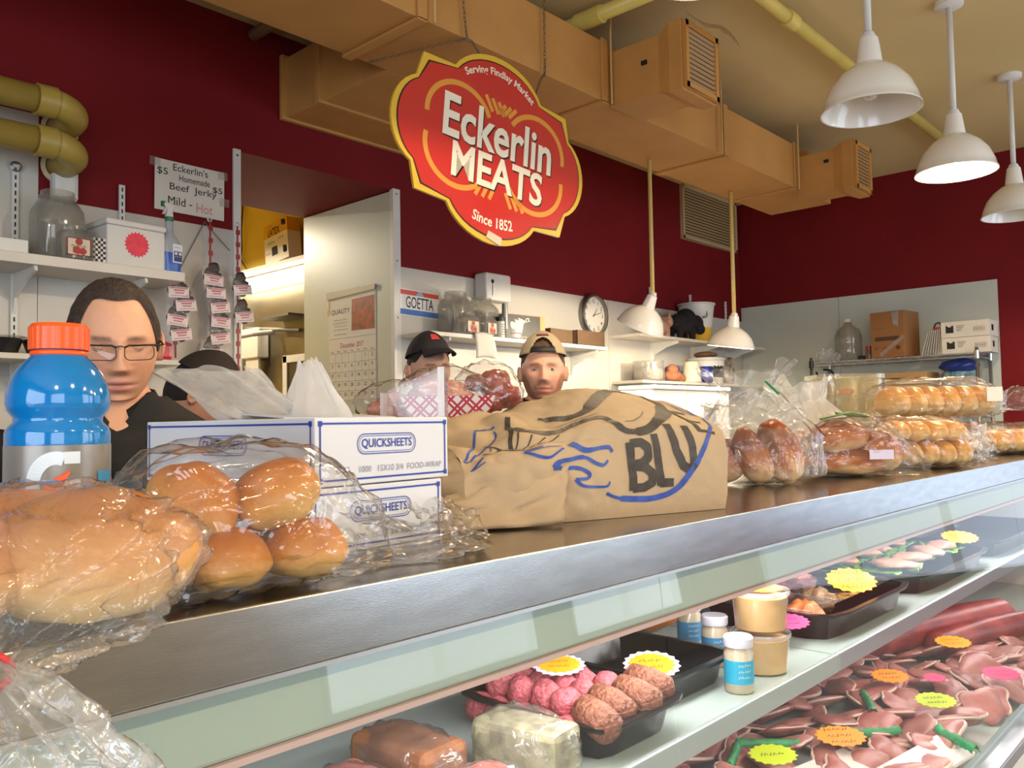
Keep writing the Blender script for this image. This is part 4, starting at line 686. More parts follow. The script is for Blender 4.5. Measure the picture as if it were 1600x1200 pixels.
# ------------------------------------------------------------------ waxed-paper boxes
BXM = mat('carton_white', '#d5d8df', .5, nz=(5, .03)); BXA = rad(5.8)
def sheet_box(label, z, dx, dy, w_, l_, h_, ang):
    t = thing('sheet_carton', label, 'carton', (.552+dx, .812+dy, z), ang, 'food wrap sheet cartons')
    MB().span((0, 0, 0), (w_, l_, h_)).done('carton', BXM, t, bevel=.0015)
    f = frame((w_/2, -.0006, h_/2), (1, 0, 0), (0, 0, 1)); g = frame((-.0006, l_/2, h_/2), (0, -1, 0), (0, 0, 1)); q = MB()
    for M, ww in ((f, w_), (g, l_)):
        a, b = ww/2-.007, h_/2-.007
        for p in ([(-a, b), (a, b)], [(-a, -b), (a, -b)], [(-a, -b), (-a, b)], [(a, -b), (a, b)]): ribbon(q, p, .0022, M, z=.0003)
        for sx in (-1, 1):
            for sy in (-1, 1): ribbon(q, [(sx*a-.003, sy*b), (sx*a+.003, sy*b)], .006, M, z=.0004)
    for M, ox, ww in ((f, 0, .10), (g, .0, .10)):
        ribbon(q, [(x+ox, y+.008) for x, y in rrect(ww, .024, .0115)], .0011, M, closed=True, z=.0004); ribbon(q, [(x+ox, y+.008) for x, y in rrect(ww-.006, .019, .009)], .0006, M, closed=True, z=.0004); text(q, 'QUICKSHEETS', (ox, .008, .0004), ww-.014, .0125, M, bold=.012)
    q.done('blue_print', BLUEI, t); q = MB(); text(q, 'D-15    1000   15X10 3/4  FOOD-WRAP', (.008, -.022, .0004), w_*.80, .0075, f); q.done('small_print', mat('pale_print', '#8d90a4', .6), t); return t
sheet_box('lower of two stacked white food wrap sheet cartons on the counter', ZT, -.004, .004, .216, .35, .077, rad(4.2)); tb = sheet_box('upper of two stacked white food wrap sheet cartons under the loose film', ZT+.0785, 0, 0, .228, .352, .080, BXA)
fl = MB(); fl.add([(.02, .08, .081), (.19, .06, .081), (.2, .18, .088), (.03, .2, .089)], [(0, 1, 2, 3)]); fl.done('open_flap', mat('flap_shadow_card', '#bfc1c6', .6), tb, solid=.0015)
def sheet(name, label, P, nu, nv, amp, seed, m, cat='film', k=4.):
    """crumpled film sheet: corner points P (4) with ridged noise"""
    A = [Vector(p) for p in P]
    def f(u, v):
        p = A[0]*(1-u)*(1-v)+A[1]*u*(1-v)+A[2]*u*v+A[3]*(1-u)*v; n = (A[1]-A[0]).cross(A[3]-A[0]).normalized()
        r = abs(nz(u*k+seed, v*k*.7, seed))-.25+.5*abs(nz(u*k*2.3+seed, v*k*2, seed+9)); return p+n*(amp*r)+Vector((.3*amp*nz(u*5, v*5, seed+3), .3*amp*nz(u*5, v*5, seed+5), .8*amp*nz(u*6, 1.5*v, seed+7)*v))
    return tag(MB().grid(f, nu, nv).done(name, m, smooth=True), label, cat)
# bunched bag film standing up out of the open carton
def peak(name, label, base, top, w0, w1, seed, m, lean=(0, 0)):
    b = Vector(base); tp = Vector(top); ax = rgt.copy(); ax.z = 0; ax.normalize(); dp = Vector((-ax.y, ax.x, 0))
    def f(u, v):
        a = 2*pi*u; wd = w0*(1-v)+w1*v; rr = 1+.28*(abs(nz(cos(a)*1.4+seed, sin(a)*1.4, v*1.2))-.2)*2+.10*sin(9*a+seed+3*v); p = b.lerp(tp, v+.10*v*nz(cos(a)*2+seed, sin(a)*2, seed)*1.6)
        return p+ax*(cos(a)*wd*rr)+dp*(sin(a)*wd*.38*rr)
    return tag(MB().grid(f, 72, 26, cu=True).done(name, m, smooth=True), label, 'film')
peak('bunched_film', 'bunched clear bag film standing up from the open carton', (.600, .985, 1.388), (.500, .965, 1.452), .052, .062, 3.1, film_mat('bunched_film_clear', haze=.55, refl=.05, rough=.15, bump=(36, .9)))
peak('wax_tissue', 'white waxed tissue peak standing up from the open carton', (.635, .93, 1.388), (.600, .895, 1.462), .042, .012, 8.4, film_mat('white_tissue', haze=.62, refl=.02, rough=.3, bump=(24, .5)))
# acrylic stand on the carton
ACR = film_mat('acrylic', (.96, .96, .95), .015, .02, .04, None, boost=1.); ACE = mat('acrylic_edge', '#cfd8de', .25, trans=.4)
t = thing('acrylic_stand', 'clear acrylic holder with a slanted top standing behind the cartons', 'stand', (.838, .976, ZT))
ax = Vector((.66, -.75, 0)); back = Vector((.75, .66, 0)); hz_ = .14
def ap(u, v, z): p = ax*u+back*v; return (p.x, p.y, z)
q = MB(); L_ = .088
for v in (0, .055): q.add([ap(-L_/2, v, 0), ap(L_/2, v, 0), ap(L_/2, v, .236), ap(-L_/2, v, .198)], [(0, 1, 2, 3)])
q.add([ap(-L_/2, 0, .198), ap(L_/2, 0, .236), ap(L_/2, .055, .236), ap(-L_/2, .055, .198)], [(0, 1, 2, 3)]); q.done('acrylic_sheets', ACR, t)
q = MB()
for u, z in ((-L_/2, .198), (L_/2, .236)): q.add([ap(u-.005, 0, 0), ap(u+.005, 0, 0), ap(u+.005, 0, z), ap(u-.005, 0, z), ap(u-.005, .055, 0), ap(u+.005, .055, 0), ap(u+.005, .055, z), ap(u-.005, .055, z)], [(0, 1, 2, 3), (4, 5, 6, 7), (0, 3, 7, 4), (1, 2, 6, 5), (3, 2, 6, 7)])
q.done('polished_edges', film_mat('acrylic_edge_film', (.95, .97, 1), .30, .06, .1, None), t)
# riser and gingham trays of wrapped meat
tag(MB().span((.98, 1.10, ZT), (1.30, 1.33, ZT+.143)).done('wood_riser', mat('pale_wood', '#c8ab72', .55, nz=(9, .12), stretch=(1, 14, 14)), bevel=.003), 'pale wooden riser on the counter behind the grocery bag', 'riser')
GH = bpy.data.materials.new('red_gingham'); GH.use_nodes = True; nt = GH.node_tree; b = nt.nodes['Principled BSDF']; b.inputs['Roughness'].default_value = .6
tc = nt.nodes.new('ShaderNodeTexCoord'); mp = nt.nodes.new('ShaderNodeMapping'); mp.inputs['Rotation'].default_value = (0, rad(45), 0); nt.links.new(tc.outputs['Object'], mp.inputs[0]); sx = nt.nodes.new('ShaderNodeSeparateXYZ'); nt.links.new(mp.outputs[0], sx.inputs[0]); ms = []
for ax_ in ('X', 'Z'):
    a = nt.nodes.new('ShaderNodeMath'); a.operation = 'MULTIPLY'; a.inputs[1].default_value = 42; nt.links.new(sx.outputs[ax_], a.inputs[0]); f_ = nt.nodes.new('ShaderNodeMath'); f_.operation = 'FRACT'; nt.links.new(a.outputs[0], f_.inputs[0])
    for lo in (.30, .62):
        c = nt.nodes.new('ShaderNodeMath'); c.operation = 'COMPARE'; c.inputs[1].default_value = lo; c.inputs[2].default_value = .085; nt.links.new(f_.outputs[0], c.inputs[0]); ms.append(c)
mx = ms[0].outputs[0]
for c in ms[1:]: k_ = nt.nodes.new('ShaderNodeMath'); k_.operation = 'MAXIMUM'; nt.links.new(mx, k_.inputs[0]); nt.links.new(c.outputs[0], k_.inputs[1]); mx = k_.outputs[0]
cm = nt.nodes.new('ShaderNodeMix'); cm.data_type = 'RGBA'; cm.inputs[6].default_value = (*lin('#e6dedd'), 1); cm.inputs[7].default_value = (*lin('#b83a52'), 1); nt.links.new(mx, cm.inputs[0]); nt.links.new(cm.outputs[2], b.inputs['Base Color']); MATS['red_gingham'] = GH
MEAT = mat('cured_meat', '#b0472e', .35, nz=(45, .55), col2='#6b1f1e', bump=(60, .5)); PALEM = mat('pale_meat', '#cf9a80', .4, nz=(35, .4), col2='#b0604e', bump=(40, .4))
def blob(seed, amp=.25, k=2.): return lambda p: 1+amp*nz(p.x*k+seed, p.y*k, p.z*k)
def food_tray(label, loc, rz, w_, h_, meat, seed):
    t = thing('gingham_tray', label, 'food tray', loc, rz, 'gingham paper trays of wrapped meat'); wb_, db, wt_, dt = w_*.36, .045, w_*.5, .065
    k = MB(); k.add([(-wb_, -db, 0), (wb_, -db, 0), (wb_, db, 0), (-wb_, db, 0), (-wt_, -dt, h_), (wt_, -dt, h_), (wt_, dt, h_), (-wt_, dt, h_)], [(0, 1, 2, 3), (0, 1, 5, 4), (1, 2, 6, 5), (2, 3, 7, 6), (3, 0, 4, 7)]); k.done('paper_tray', GH, t, solid=.001); return t
t = food_tray('gingham paper tray propped behind the acrylic holder', (1.085, 1.155, ZT+.144), rad(-47), .17, .055, 0, 1)
MB().ell((-.02, 0, .062), (.06, .035, .026), 26, 16, blob(2)).done('wrapped_meat', PALEM, t, smooth=True); MB().ell((-.01, 0, .068), (.088, .05, .046), 40, 24, lambda p: 1+.16*nz(p.x*4, p.y*4, p.z*4)+.06*sin(9*p.x+7*p.z)).done('film_wrap', FILM, t, smooth=True)
t = thing('meat_bag', 'clear bag of dark red cured meat leaning beside the gingham tray', 'meat', (1.150, 1.115, ZT+.132), rad(-47))
m_ = MB(); rr = random.Random(5)
for i in range(9): m_.ell((rr.uniform(-.035, .035), rr.uniform(-.01, .01), .075+rr.uniform(-.025, .025)), (rr.uniform(.018, .03), .02, rr.uniform(.014, .024)), 14, 10, blob(i, .35))
m_.done('cured_meat', MEAT, t, smooth=True); MB().ell((-.004, 0, .075), (.066, .036, .058), 44, 26, lambda p: 1+.14*nz(p.x*4, p.y*4, p.z*4+4)+.07*abs(sin(8*p.x+5*p.z))).done('film_wrap', FILM, t, smooth=True)
t = thing('ham_bag', 'clear bag of pale pink meat behind the acrylic holder', 'meat', (1.02, 1.225, ZT+.144), rad(-47)); m_ = MB()
for i in range(6): m_.ell((rr.uniform(-.04, .04), 0, .035+rr.uniform(-.01, .02)), (.028, .022, .018), 14, 10, blob(i+20, .3))
m_.done('pale_meat', PALEM, t, smooth=True); MB().ell((0, 0, .045), (.085, .04, .045), 40, 24, lambda p: 1+.15*nz(p.x*4, p.y*4, p.z*4+8)).done('film_wrap', FILM, t, smooth=True)
t = thing('soda_can', 'red drink can on the riser beside the bag of cured meat', 'can', (1.285, 1.13, ZT)); MB().lathe([(0, 0), (.026, 0), (.033, .008), (.033, .165), (.026, .178), (.024, .174), (0, .174)], 22).done('can', mat('red_can', '#b0202c', .25, .4), t, smooth=True, auto=40)
# ------------------------------------------------------------------ grocery sack
BP = [(0,0),(-.006,.03),(-.008,.07),(-.006,.115),(.004,.140),(.022,.152),(.06,.168),(.11,.186),(.16,.198),(.205,.196),(.245,.178),(.272,.14),(.285,.09),(.288,.04),(.28,0)]
def bag_surf(s, v):
    """point (along, back, up) on the lying sack: s along its length in metres, v in 0..1 from the front foot over the top to the back foot"""
    t = v*(len(BP)-1); i = max(0, min(int(t), len(BP)-2)); f = t-i
    a = BP[max(i-1, 0)]; b = BP[i]; c = BP[i+1]; d = BP[min(i+2, len(BP)-1)]
    q = [.5*((2*b[k])+(c[k]-a[k])*f+(2*a[k]-5*b[k]+4*c[k]-d[k])*f*f+(3*b[k]-a[k]-3*c[k]+d[k])*f**3) for k in (0, 1)]
    u = s/.50; h = .93+.11*sin(pi*max(0, min(1, u*1.7)))-.085*max(0, min(1, (u-.35)*4))-.42*max(0, u-.62)**1.4*2.2; dpt = 1-.25*max(0, u-.6)
    return Vector((s, q[0]*dpt+.10*max(0, u-.7)**1.2, max(0, q[1])*h))
def bag_wrinkle(s, v):
    k = max(0, min(1, (s-.16)/.25)); r = (abs(nz(s*9, v*7, 1.3))-.22)*.034*k+(abs(nz(s*22+3, v*12, 5.1))-.2)*.012*(.25+k)+.0012*nz(s*60, v*50, 2)
    return r*min(1, v*14)*min(1, (1-v)*14)
def bag_pt(s, v, off=0.):
    e = 1e-3; p = bag_surf(s, v); n = (bag_surf(s, min(1, v+e))-bag_surf(s, max(0, v-e))).cross(bag_surf(s+e, v)-bag_surf(s-e, v))
    n = n.normalized() if n.length > 1e-9 else Vector((0, 0, 1))
    if n.z < 0 and .2 < v < .7: n = -n
    if v <= .2 and n.y > 0: n = -n
    q = p+n*(bag_wrinkle(s, v)+off); q.z = max(.0005, q.z); return q
KRAFT = mat('kraft_paper', '#b09878', .75, nz=(7, .08), bump=(30, .25)); SK = thing('grocery_sack', 'brown paper grocery sack lying on its side with blue flame drawings', 'paper bag', (1.262, .697, ZT)); SK.matrix_world = Matrix(((-.950, .314, 0, 1.262), (.314, .950, 0, .697), (0, 0, 1, ZT), (0, 0, 0, 1)))
sm = MB(); sm.grid(lambda u, v: bag_pt(-.012+.475*u, v), 110, 90)
n0 = [bag_pt(-.012, i/40) for i in range(41)]; sm.add([Vector((-.012, .14, .07))]+n0, [(0, i+1, i+2) for i in range(40)]+[(0, 41, 1)])
sm.grid(lambda u, v: bag_pt(.463, v).lerp(Vector((.49, .12+.05*nz(v*6, 0), .05)), u*.8)+Vector((.05*u+.025*nz(v*9, u*2, 4)*u, .012*nz(v*11, u*3, 2), max(-.01, .02*nz(v*8, u*3, 7))*u)), 14, 90)
for i, v in enumerate(sm.v):
    if v[2] < .0005: sm.v[i] = (v[0], v[1], .0005)
sm.grid(lambda u, v: Vector((-.012+.475*u, .28*v, .0004)), 2, 2)
sm.done('kraft_sack', KRAFT, SK, smooth=True)
ff = MB(); ff.grid(lambda u, v: Vector((.30+.22*u+.03*v, -.012-.02*v+.05*u*u+.012*nz(u*5, v*4, 3), max(.002, .085*(1-.55*u)*(1-v)+.012*nz(u*6, v*5, 8)*(1-v)+.003))), 24, 12); ff.done('folded_flap', KRAFT, SK, smooth=True, solid=.0012)
def on_bag(v): return bag_pt(v.x, v.y, .0011)
def bstroke(mb, pts, w_):
    P = smooth_pts([(s, v*.62, 0) for s, v in pts], 6); n = len(P); ws = w_ if isinstance(w_, (list, tuple)) else [w_]*2
    ws = [x*1.35 for x in ws] if len(ws) > 2 else ws; wl = [max(.0006, ws[0]+(ws[-1]-ws[0])*i/(n-1)) if len(ws) == 2 else ws[min(len(ws)-1, int(i/(n-1)*(len(ws)-1)+.5))] for i in range(n)]
    ribbon(mb, [(p.x, p.y) for p in P], wl, fn=lambda q: on_bag(Vector((q.x, q.y/.62, 0))))
bl = MB(); bk = MB()
for pts, w_ in (([(.29, .275), (.28, .245), (.265, .22), (.24, .215), (.225, .21), (.22, .195)], (.010, .008, .006, .004)), ([(.33, .185), (.315, .2), (.29, .205), (.27, .2), (.255, .18), (.24, .17), (.23, .178)], (.008, .006, .004, .003)), ([(.33, .185), (.31, .182), (.29, .18), (.275, .17), (.265, .155), (.27, .146), (.29, .15)], (.007, .005)), ([(.29, .15), (.28, .13), (.26, .12), (.235, .115), (.23, .127)], (.006, .003)),
                ([(.235, .095), (.21, .075), (.17, .065), (.135, .066), (.095, .09), (.065, .14), (.04, .19), (.022, .25), (.004, .33), (-.004, .40)], (.004, .008, .008, .006, .004)), ([(.37, .26), (.355, .23), (.335, .217), (.32, .23), (.305, .252)], (.007, .004)), ([(.37, .263), (.355, .26), (.325, .262), (.305, .266)], (.005, .002)),
                ([(.365, .495), (.39, .485), (.41, .455), (.45, .335), (.455, .29), (.435, .35), (.405, .39), (.38, .445), (.375, .47)], (.004, .003)), ([(.43, .29), (.445, .24), (.45, .225), (.43, .25)], (.004, .003)), ([(.012, .50), (.002, .46), (.0, .43), (.016, .44), (.012, .50)], (.003, .003)), ([(.03, .56), (.012, .53), (.0, .48), (-.006, .42)], (.003, .003))): bstroke(bl, pts, w_)
for pts, w_ in (([(.29, .48), (.275, .46), (.25, .437), (.22, .437), (.17, .485), (.11, .55), (.065, .55), (.055, .50), (.06, .465)], (.004, .010, .012, .016, .014, .008, .004)), ([(.34, .495), (.355, .455), (.35, .41), (.335, .375), (.305, .362), (.265, .375), (.225, .372), (.21, .34), (.2, .28), (.185, .25), (.16, .245), (.135, .268), (.1, .35), (.07, .42), (.045, .50)], (.006, .009, .010, .009, .009, .010, .016, .020, .014)),
                ([(.355, .455), (.365, .41), (.38, .36), (.385, .3)], (.007, .006)), ([(.415, .39), (.4, .36), (.385, .325)], (.003, .003)), ([(.425, .345), (.405, .31), (.365, .272), (.34, .27)], (.003, .003)), ([(.185, .3), (.165, .305), (.13, .38)], (.002, .003)), ([(.385, .29), (.36, .39)], (.002, .003)), ([(.37, .28), (.345, .36)], (.002, .003)), ([(.36, .28), (.325, .34)], (.002, .003)), ([(.345, .285), (.3, .345)], (.002, .003)), ([(.29, .405), (.25, .4), (.21, .4)], (.002, .002)), ([(.408, .375), (.412, .35)], (.002, .002)), ([(.40, .36), (.403, .33)], (.002, .002))): bstroke(bk, pts, w_)
def letter(ch, s0, s1, v0, v1, sk=0., rot=0.):
    vs, fs = text_mesh(ch, 1, 1, bold=.035); c_, n_ = cos(rot), sin(rot); out = []
    for v in vs:
        x, y = v.x, v.y; x, y = x*c_-y*n_, x*n_+y*c_; out.append(on_bag(Vector(((s0+s1)/2+(s1-s0)*x+sk*y, (v0+v1)/2+(v1-v0)*y, 0))))
    bk.add(out, fs)
def glyph(strokes, s0, s1, v0, v1, sk, w_):
    for st__ in strokes:
        P = []
        for (x0, y0), (x1, y1) in zip(st__[:-1], st__[1:]): P += [(x0+(x1-x0)*k/5, y0+(y1-y0)*k/5) for k in range(5)]
        P.append(st__[-1]); bstroke(bk, [(s0+(s1-s0)*x+sk*(y-.5), v0+(v1-v0)*y) for x, y in P], w_)
glyph([[(.12, 0), (.12, 1)], [(.12, .96), (.6, .96), (.9, .84), (.9, .66), (.6, .54), (.2, .52)], [(.2, .52), (.7, .48), (1., .34), (.98, .14), (.6, .04), (.1, .04)]], .190, .147, .092, .212, .006, (.015, .015))
glyph([[(.15, 0), (.15, 1)], [(.1, .05), (1, .05)]], .138, .108, .10, .232, .010, (.015, .014))
glyph([[(.1, 1), (.12, .35), (.3, .08), (.55, .0), (.8, .1), (.92, .4), (.95, 1)]], .104, .060, .14, .28, .018, (.016, .015))
glyph([[(.1, 0), (.1, 1)], [(.1, .96), (.95, .96)], [(.1, .5), (.8, .5)], [(.1, .04), (1, .04)]], .052, .016, .26, .42, .022, (.010, .010))
lab(bl.done('blue_marker_drawing', mat('blue_marker', '#2f4c9e', .6, nz=(60, .25)), SK), 'blue marker flames'); lab(bk.done('black_marker_drawing', mat('black_marker', '#3a332e', .6, nz=(60, .3)), SK), 'dark marker letters and outlines')
# ------------------------------------------------------------------ drink bottle
t = thing('drink_bottle', 'blue sports drink bottle with an orange cap on the counter', 'bottle', (.272, .786, ZT), rad(-16)); BR = .041
pf = [(0, 0), (.85, 0), (.95, .004), (1, .012), (1, .10), (.985, .105), (.985, .134), (1, .137), (1.0, .147), (.97, .151), (.85, .156), (.85, .160), (.96, .166), (1.0, .172), (.985, .180), (.93, .189), (.84, .198), (.70, .206), (.56, .212), (.49, .216), (.46, .220), (.46, .232), (0, .232)]
PB = mat('blue_drink', '#0a84d0', .08, trans=.3, coat=.6)
MB().lathe([(r*BR, z) for r, z in pf], 48).done('bottle', PB, t, smooth=True, auto=60)
LB = film_mat('grey_label', (.6, .6, .6), .62, .05, .2, None, hz=(.48, .47, .45)); lb = MB().lathe([(BR*1.012, .02), (BR*1.012, .1365)], 48).done('label', mat('silver_label', '#8f8b85', .3, .3, nz=(5, .2)), t, smooth=True)
cyl = lambda o: (lambda v: Vector(((BR*1.012+o)*sin(v.x/BR), -(BR*1.012+o)*cos(v.x/BR), v.y)))
g_ = MB(); gp = arcp(-.004, .104, .017, .022, 70, 290, 24); ribbon(g_, gp, .011, fn=cyl(.0006)); ribbon(g_, [(.002, .126), (.014, .126)], .010, fn=cyl(.0006)); ribbon(g_, [(.010, .106), (.010, .084)], .009, fn=cyl(.0006)); ribbon(g_, [(.0, .105), (.0145, .105)], .008, fn=cyl(.0006)); g_.done('letter_mark', mat('label_pale', '#cfdce6', .4), lb)
g_ = MB(); ribbon(g_, [(-.014, .094), (-.007, .102), (-.002, .106), (.006, .115)], [.004, .010, .009, .002], fn=cyl(.0012)); g_.done('bolt_mark', mat('label_orange', '#e0561c', .4), lb); g_ = MB(); g_.grid(lambda u, v: cyl(.0006)(Vector((.030+.020*u, .100+.014*v, 0))), 6, 2); g_.done('blue_tab', mat('label_blue', '#3b8ec0', .4), lb)
cp = MB(); cn = 60; cr = .0235
cp.lathe([(0, 0), (cr*.99, 0), (cr, .002), (cr, .019), (cr*.9, .0225), (0, .023)], cn); 
for k in range(cn):
    if k % 2:
        for ring in (1, 2, 3): i = ring*cn+k; x, y, z = cp.v[i]; cp.v[i] = (x*1.025, y*1.025, z)
cp.done('cap', mat('orange_cap', '#e8571a', .35), t, smooth=True, auto=30, loc=(0, 0, .2185)); MB().lathe([(.019, .2125), (.0225, .2135), (.0225, .217), (.019, .218)], 40).done('tamper_ring', mat('orange_cap'), t, smooth=True)
# ------------------------------------------------------------------ bread
def bread_mat(name, top, side, crust, scale=3., bite=.25):
    """baked crust: brown where the loaf bulges up, pale at the sides and foot"""
    if name in MATS: return MATS[name]
    m = mat(name, '#c08040', .38, bump=(9, .12), spec=.45); nt = m.node_tree; b = nt.nodes['Principled BSDF']; N = nt.nodes.new; K = nt.links.new
    tc = N('ShaderNodeTexCoord'); s = N('ShaderNodeSeparateXYZ'); K(tc.outputs['Object'], s.inputs[0]); n = N('ShaderNodeTexNoise'); n.inputs['Scale'].default_value = scale; n.inputs['Detail'].default_value = 6; K(tc.outputs['Object'], n.inputs['Vector'])
    a = N('ShaderNodeMath'); a.operation = 'MULTIPLY_ADD'; a.inputs[1].default_value = bite*2; K(n.outputs['Fac'], a.inputs[0]); K(s.outputs['Z'], a.inputs[2]); r = N('ShaderNodeValToRGB'); e = r.color_ramp.elements; mr = N('ShaderNodeMapRange'); mr.inputs['From Min'].default_value = -.8; mr.inputs['From Max'].default_value = 1.3; K(a.outputs[0], mr.inputs['Value']); K(mr.outputs[0], r.inputs[0])
    e[0].position = .25; e[0].color = (*lin(side), 1); e[1].position = .62; e[1].color = (*lin(top), 1); x = e.new(.9); x.color = (*lin(crust), 1); K(r.outputs[0], b.inputs['Base Color']); return m
BUN = bread_mat('bun_crust', '#c77f2c', '#e0b870', '#b0641e'); PRET = bread_mat('pretzel_crust', '#ad5f22', '#ead0a0', '#7c3a14', 2.2, .5); HOT = bread_mat('hotdog_crust', '#d69c48', '#ebcb8e', '#c98a38'); LOAF = bread_mat('loaf_crust', '#c98a45', '#dfb877', '#b5702f')
def unit_blob(seed, amp, flat=.75, e=2.4):
    def f(u, v):
        a = 2*pi*u; b = pi*(v-.5); c = cos(b); k = (abs(cos(a))**e+abs(sin(a))**e)**(-1/e); p = Vector((c**.8*cos(a)*k, c**.8*sin(a)*k, sin(b)))
        if p.z < 0: p.z *= flat
        return p*(1+amp*nz(p.x*1.5+seed, p.y*1.5, p.z*1.5))
    return f
_blob = {}
def roll(parent, c, r, rot, m, seed=0, name='bread_roll', amp=.12, flat=.75, e=2.4):
    key = (seed, amp, flat, e, m.name)
    if key not in _blob: o = MB().grid(unit_blob(seed, amp, flat, e), 40, 24, cu=True).done(name, m, parent, smooth=True); _blob[key] = o.data
    else: o = bpy.data.objects.new(name, _blob[key]); COL.objects.link(o); o.parent = parent
    o.location = c; o.rotation_euler = tuple(rad(a) for a in rot); o.scale = r; return o
def film_bag(parent, prof, seed, m, wr=.10, pleats=0, zmin=None, nu=96, nv=64, name='bag_film', drop=0., flatten=None):
    """bag along local +x: prof = [(x, half width y, half height z, centre y, centre z)] ; creases run along the bag"""
    n = len(prof)
    def f(u, v):
        t = v*(n-1); i = min(int(t), n-2); q = t-i; q2 = q*q*(3-2*q); A = prof[i]; B = prof[i+1]; X = [A[k]+(B[k]-A[k])*(q if k == 0 else q2) for k in range(5)]; a = 2*pi*u
        rr = 1+wr*(abs(nz(cos(a)*2.2+seed, sin(a)*2.2, X[0]*14))-.22)*2+wr*.5*(abs(nz(cos(a)*6+seed, sin(a)*6, X[0]*30+3))-.2)*2
        if pleats: small = max(0, 1-min(X[1], X[2])/.05); rr *= 1+small*.32*sin(pleats*a+seed+4*sin(X[0]*30))
        ca, sa = cos(a), sin(a); ca = math.copysign(abs(ca)**.78, ca); sa = math.copysign(abs(sa)**.78, sa)
        p = Vector((X[0]+.008*nz(cos(a)*3, sin(a)*3, X[0]*20+seed), X[3]+X[1]*rr*ca, X[4]+X[2]*rr*sa))
        if zmin is not None and p.z < zmin: p.z = zmin+.0006*nz(p.x*50, p.y*50)
        return p
    return MB().grid(f, nu, nv, cu=True).done(name, m, parent, smooth=True)
# near bag of buns: neck tied towards the shopper, overhanging the counter
t = thing('bread_bag', 'large clear bag of rolls with a red tie in front of the drink bottle', 'bread', (.190, .660, ZT), rad(-106)); t.scale = (1.08, 1.08, .95)
for c, r, ro, sd in (((-.01, .055, .053), (.072, .062, .056), (0, 0, 20), 1), ((-.01, -.05, .051), (.070, .060, .054), (0, 0, 70), 2), ((-.06, .0, .058), (.05, .07, .05), (0, 0, 40), 3)): roll(t, c, r, ro, LOAF, sd)
film_bag(t, [(-.115, .005, .005, 0, .05), (-.11, .08, .04, 0, .052), (-.05, .118, .058, 0, .058), (.02, .120, .060, 0, .058), (.07, .10, .050, 0, .050), (.11, .055, .030, -.004, .036), (.135, .016, .012, -.006, .022), (.142, .012, .010, -.006, .018), (.16, .030, .018, -.008, .006), (.19, .058, .024, -.008, -.02), (.215, .078, .028, -.006, -.06), (.23, .088, .030, -.004, -.10)], 2.2, film_mat('near_bag_film', haze=.14, refl=.06, rough=.12, bump=(46, 1.1), stretch=(.22, 1, 1)), .15, 13, None, 120, 90)
MB().tube([(.1385+.002*sin(k), -.006+.0125*cos(2*pi*k/14), .020+.011*sin(2*pi*k/14)) for k in range(14)], .0022, 6, closed=True).done('red_tie', mat('red_tie', '#c8252e', .4), t, smooth=True)
# bag of four glossy rolls
t = thing('bread_bag', 'clear bag of four glossy dinner rolls in front of the white cartons', 'bread', (.412, .738, ZT), rad(0))
for c, r, ro, sd in (((-.030, -.040, .028), (.038, .034, .030), (0, 0, 10), 11), ((.048, -.045, .030), (.040, .036, .031), (0, -4, -20), 12), ((-.048, -.012, .080), (.040, .038, .037), (6, 24, -30), 13), ((.028, -.030, .082), (.041, .037, .036), (0, -20, -25), 14), ((-.02, .028, .032), (.038, .034, .03), (0, 0, 60), 15), ((.055, .025, .034), (.036, .034, .03), (0, 0, 15), 16)): roll(t, c, r, ro, BUN, sd)
film_bag(t, [(-.115, .02, .012, 0, .06), (-.105, .060, .046, -.006, .062), (-.07, .082, .066, -.010, .066), (.0, .090, .070, -.014, .068), (.05, .090, .066, -.016, .064), (.095, .075, .052, -.016, .050), (.14, .052, .028, -.012, .027), (.18, .055, .020, -.012, .020), (.23, .06, .018, -.008, .018), (.28, .05, .013, .0, .014), (.315, .030, .008, .01, .010)], 5.5, FILM, .14, 7, .0015, 110, 84)
for i in range(7):
    a = random.uniform(-.6, .6); x = random.uniform(.15, .27); y = random.uniform(-.05, .03); tag(MB().tube([(x+.395, y+.745, ZT+.003), (x+.395+.010*cos(a), y+.745+.010*sin(a), ZT+.004), (x+.395+.022*cos(a+.3), y+.745+.022*sin(a+.3), ZT+.003)], .0012, 5).done('onion_shred', mat('golden_shred', '#d8b36a', .4)), 'tiny golden shred lying in the flat tail of the roll bag', 'crumb', 'golden shreds in the bag tail')
sheet('film_tail', 'crumpled clear film lying beside the lower carton and the grocery sack', [(.66, .70, ZT+.004), (.80, .77, ZT+.004), (.80, .86, ZT+.035), (.66, .79, ZT+.06)], 40, 30, .03, 4.4, FILM)
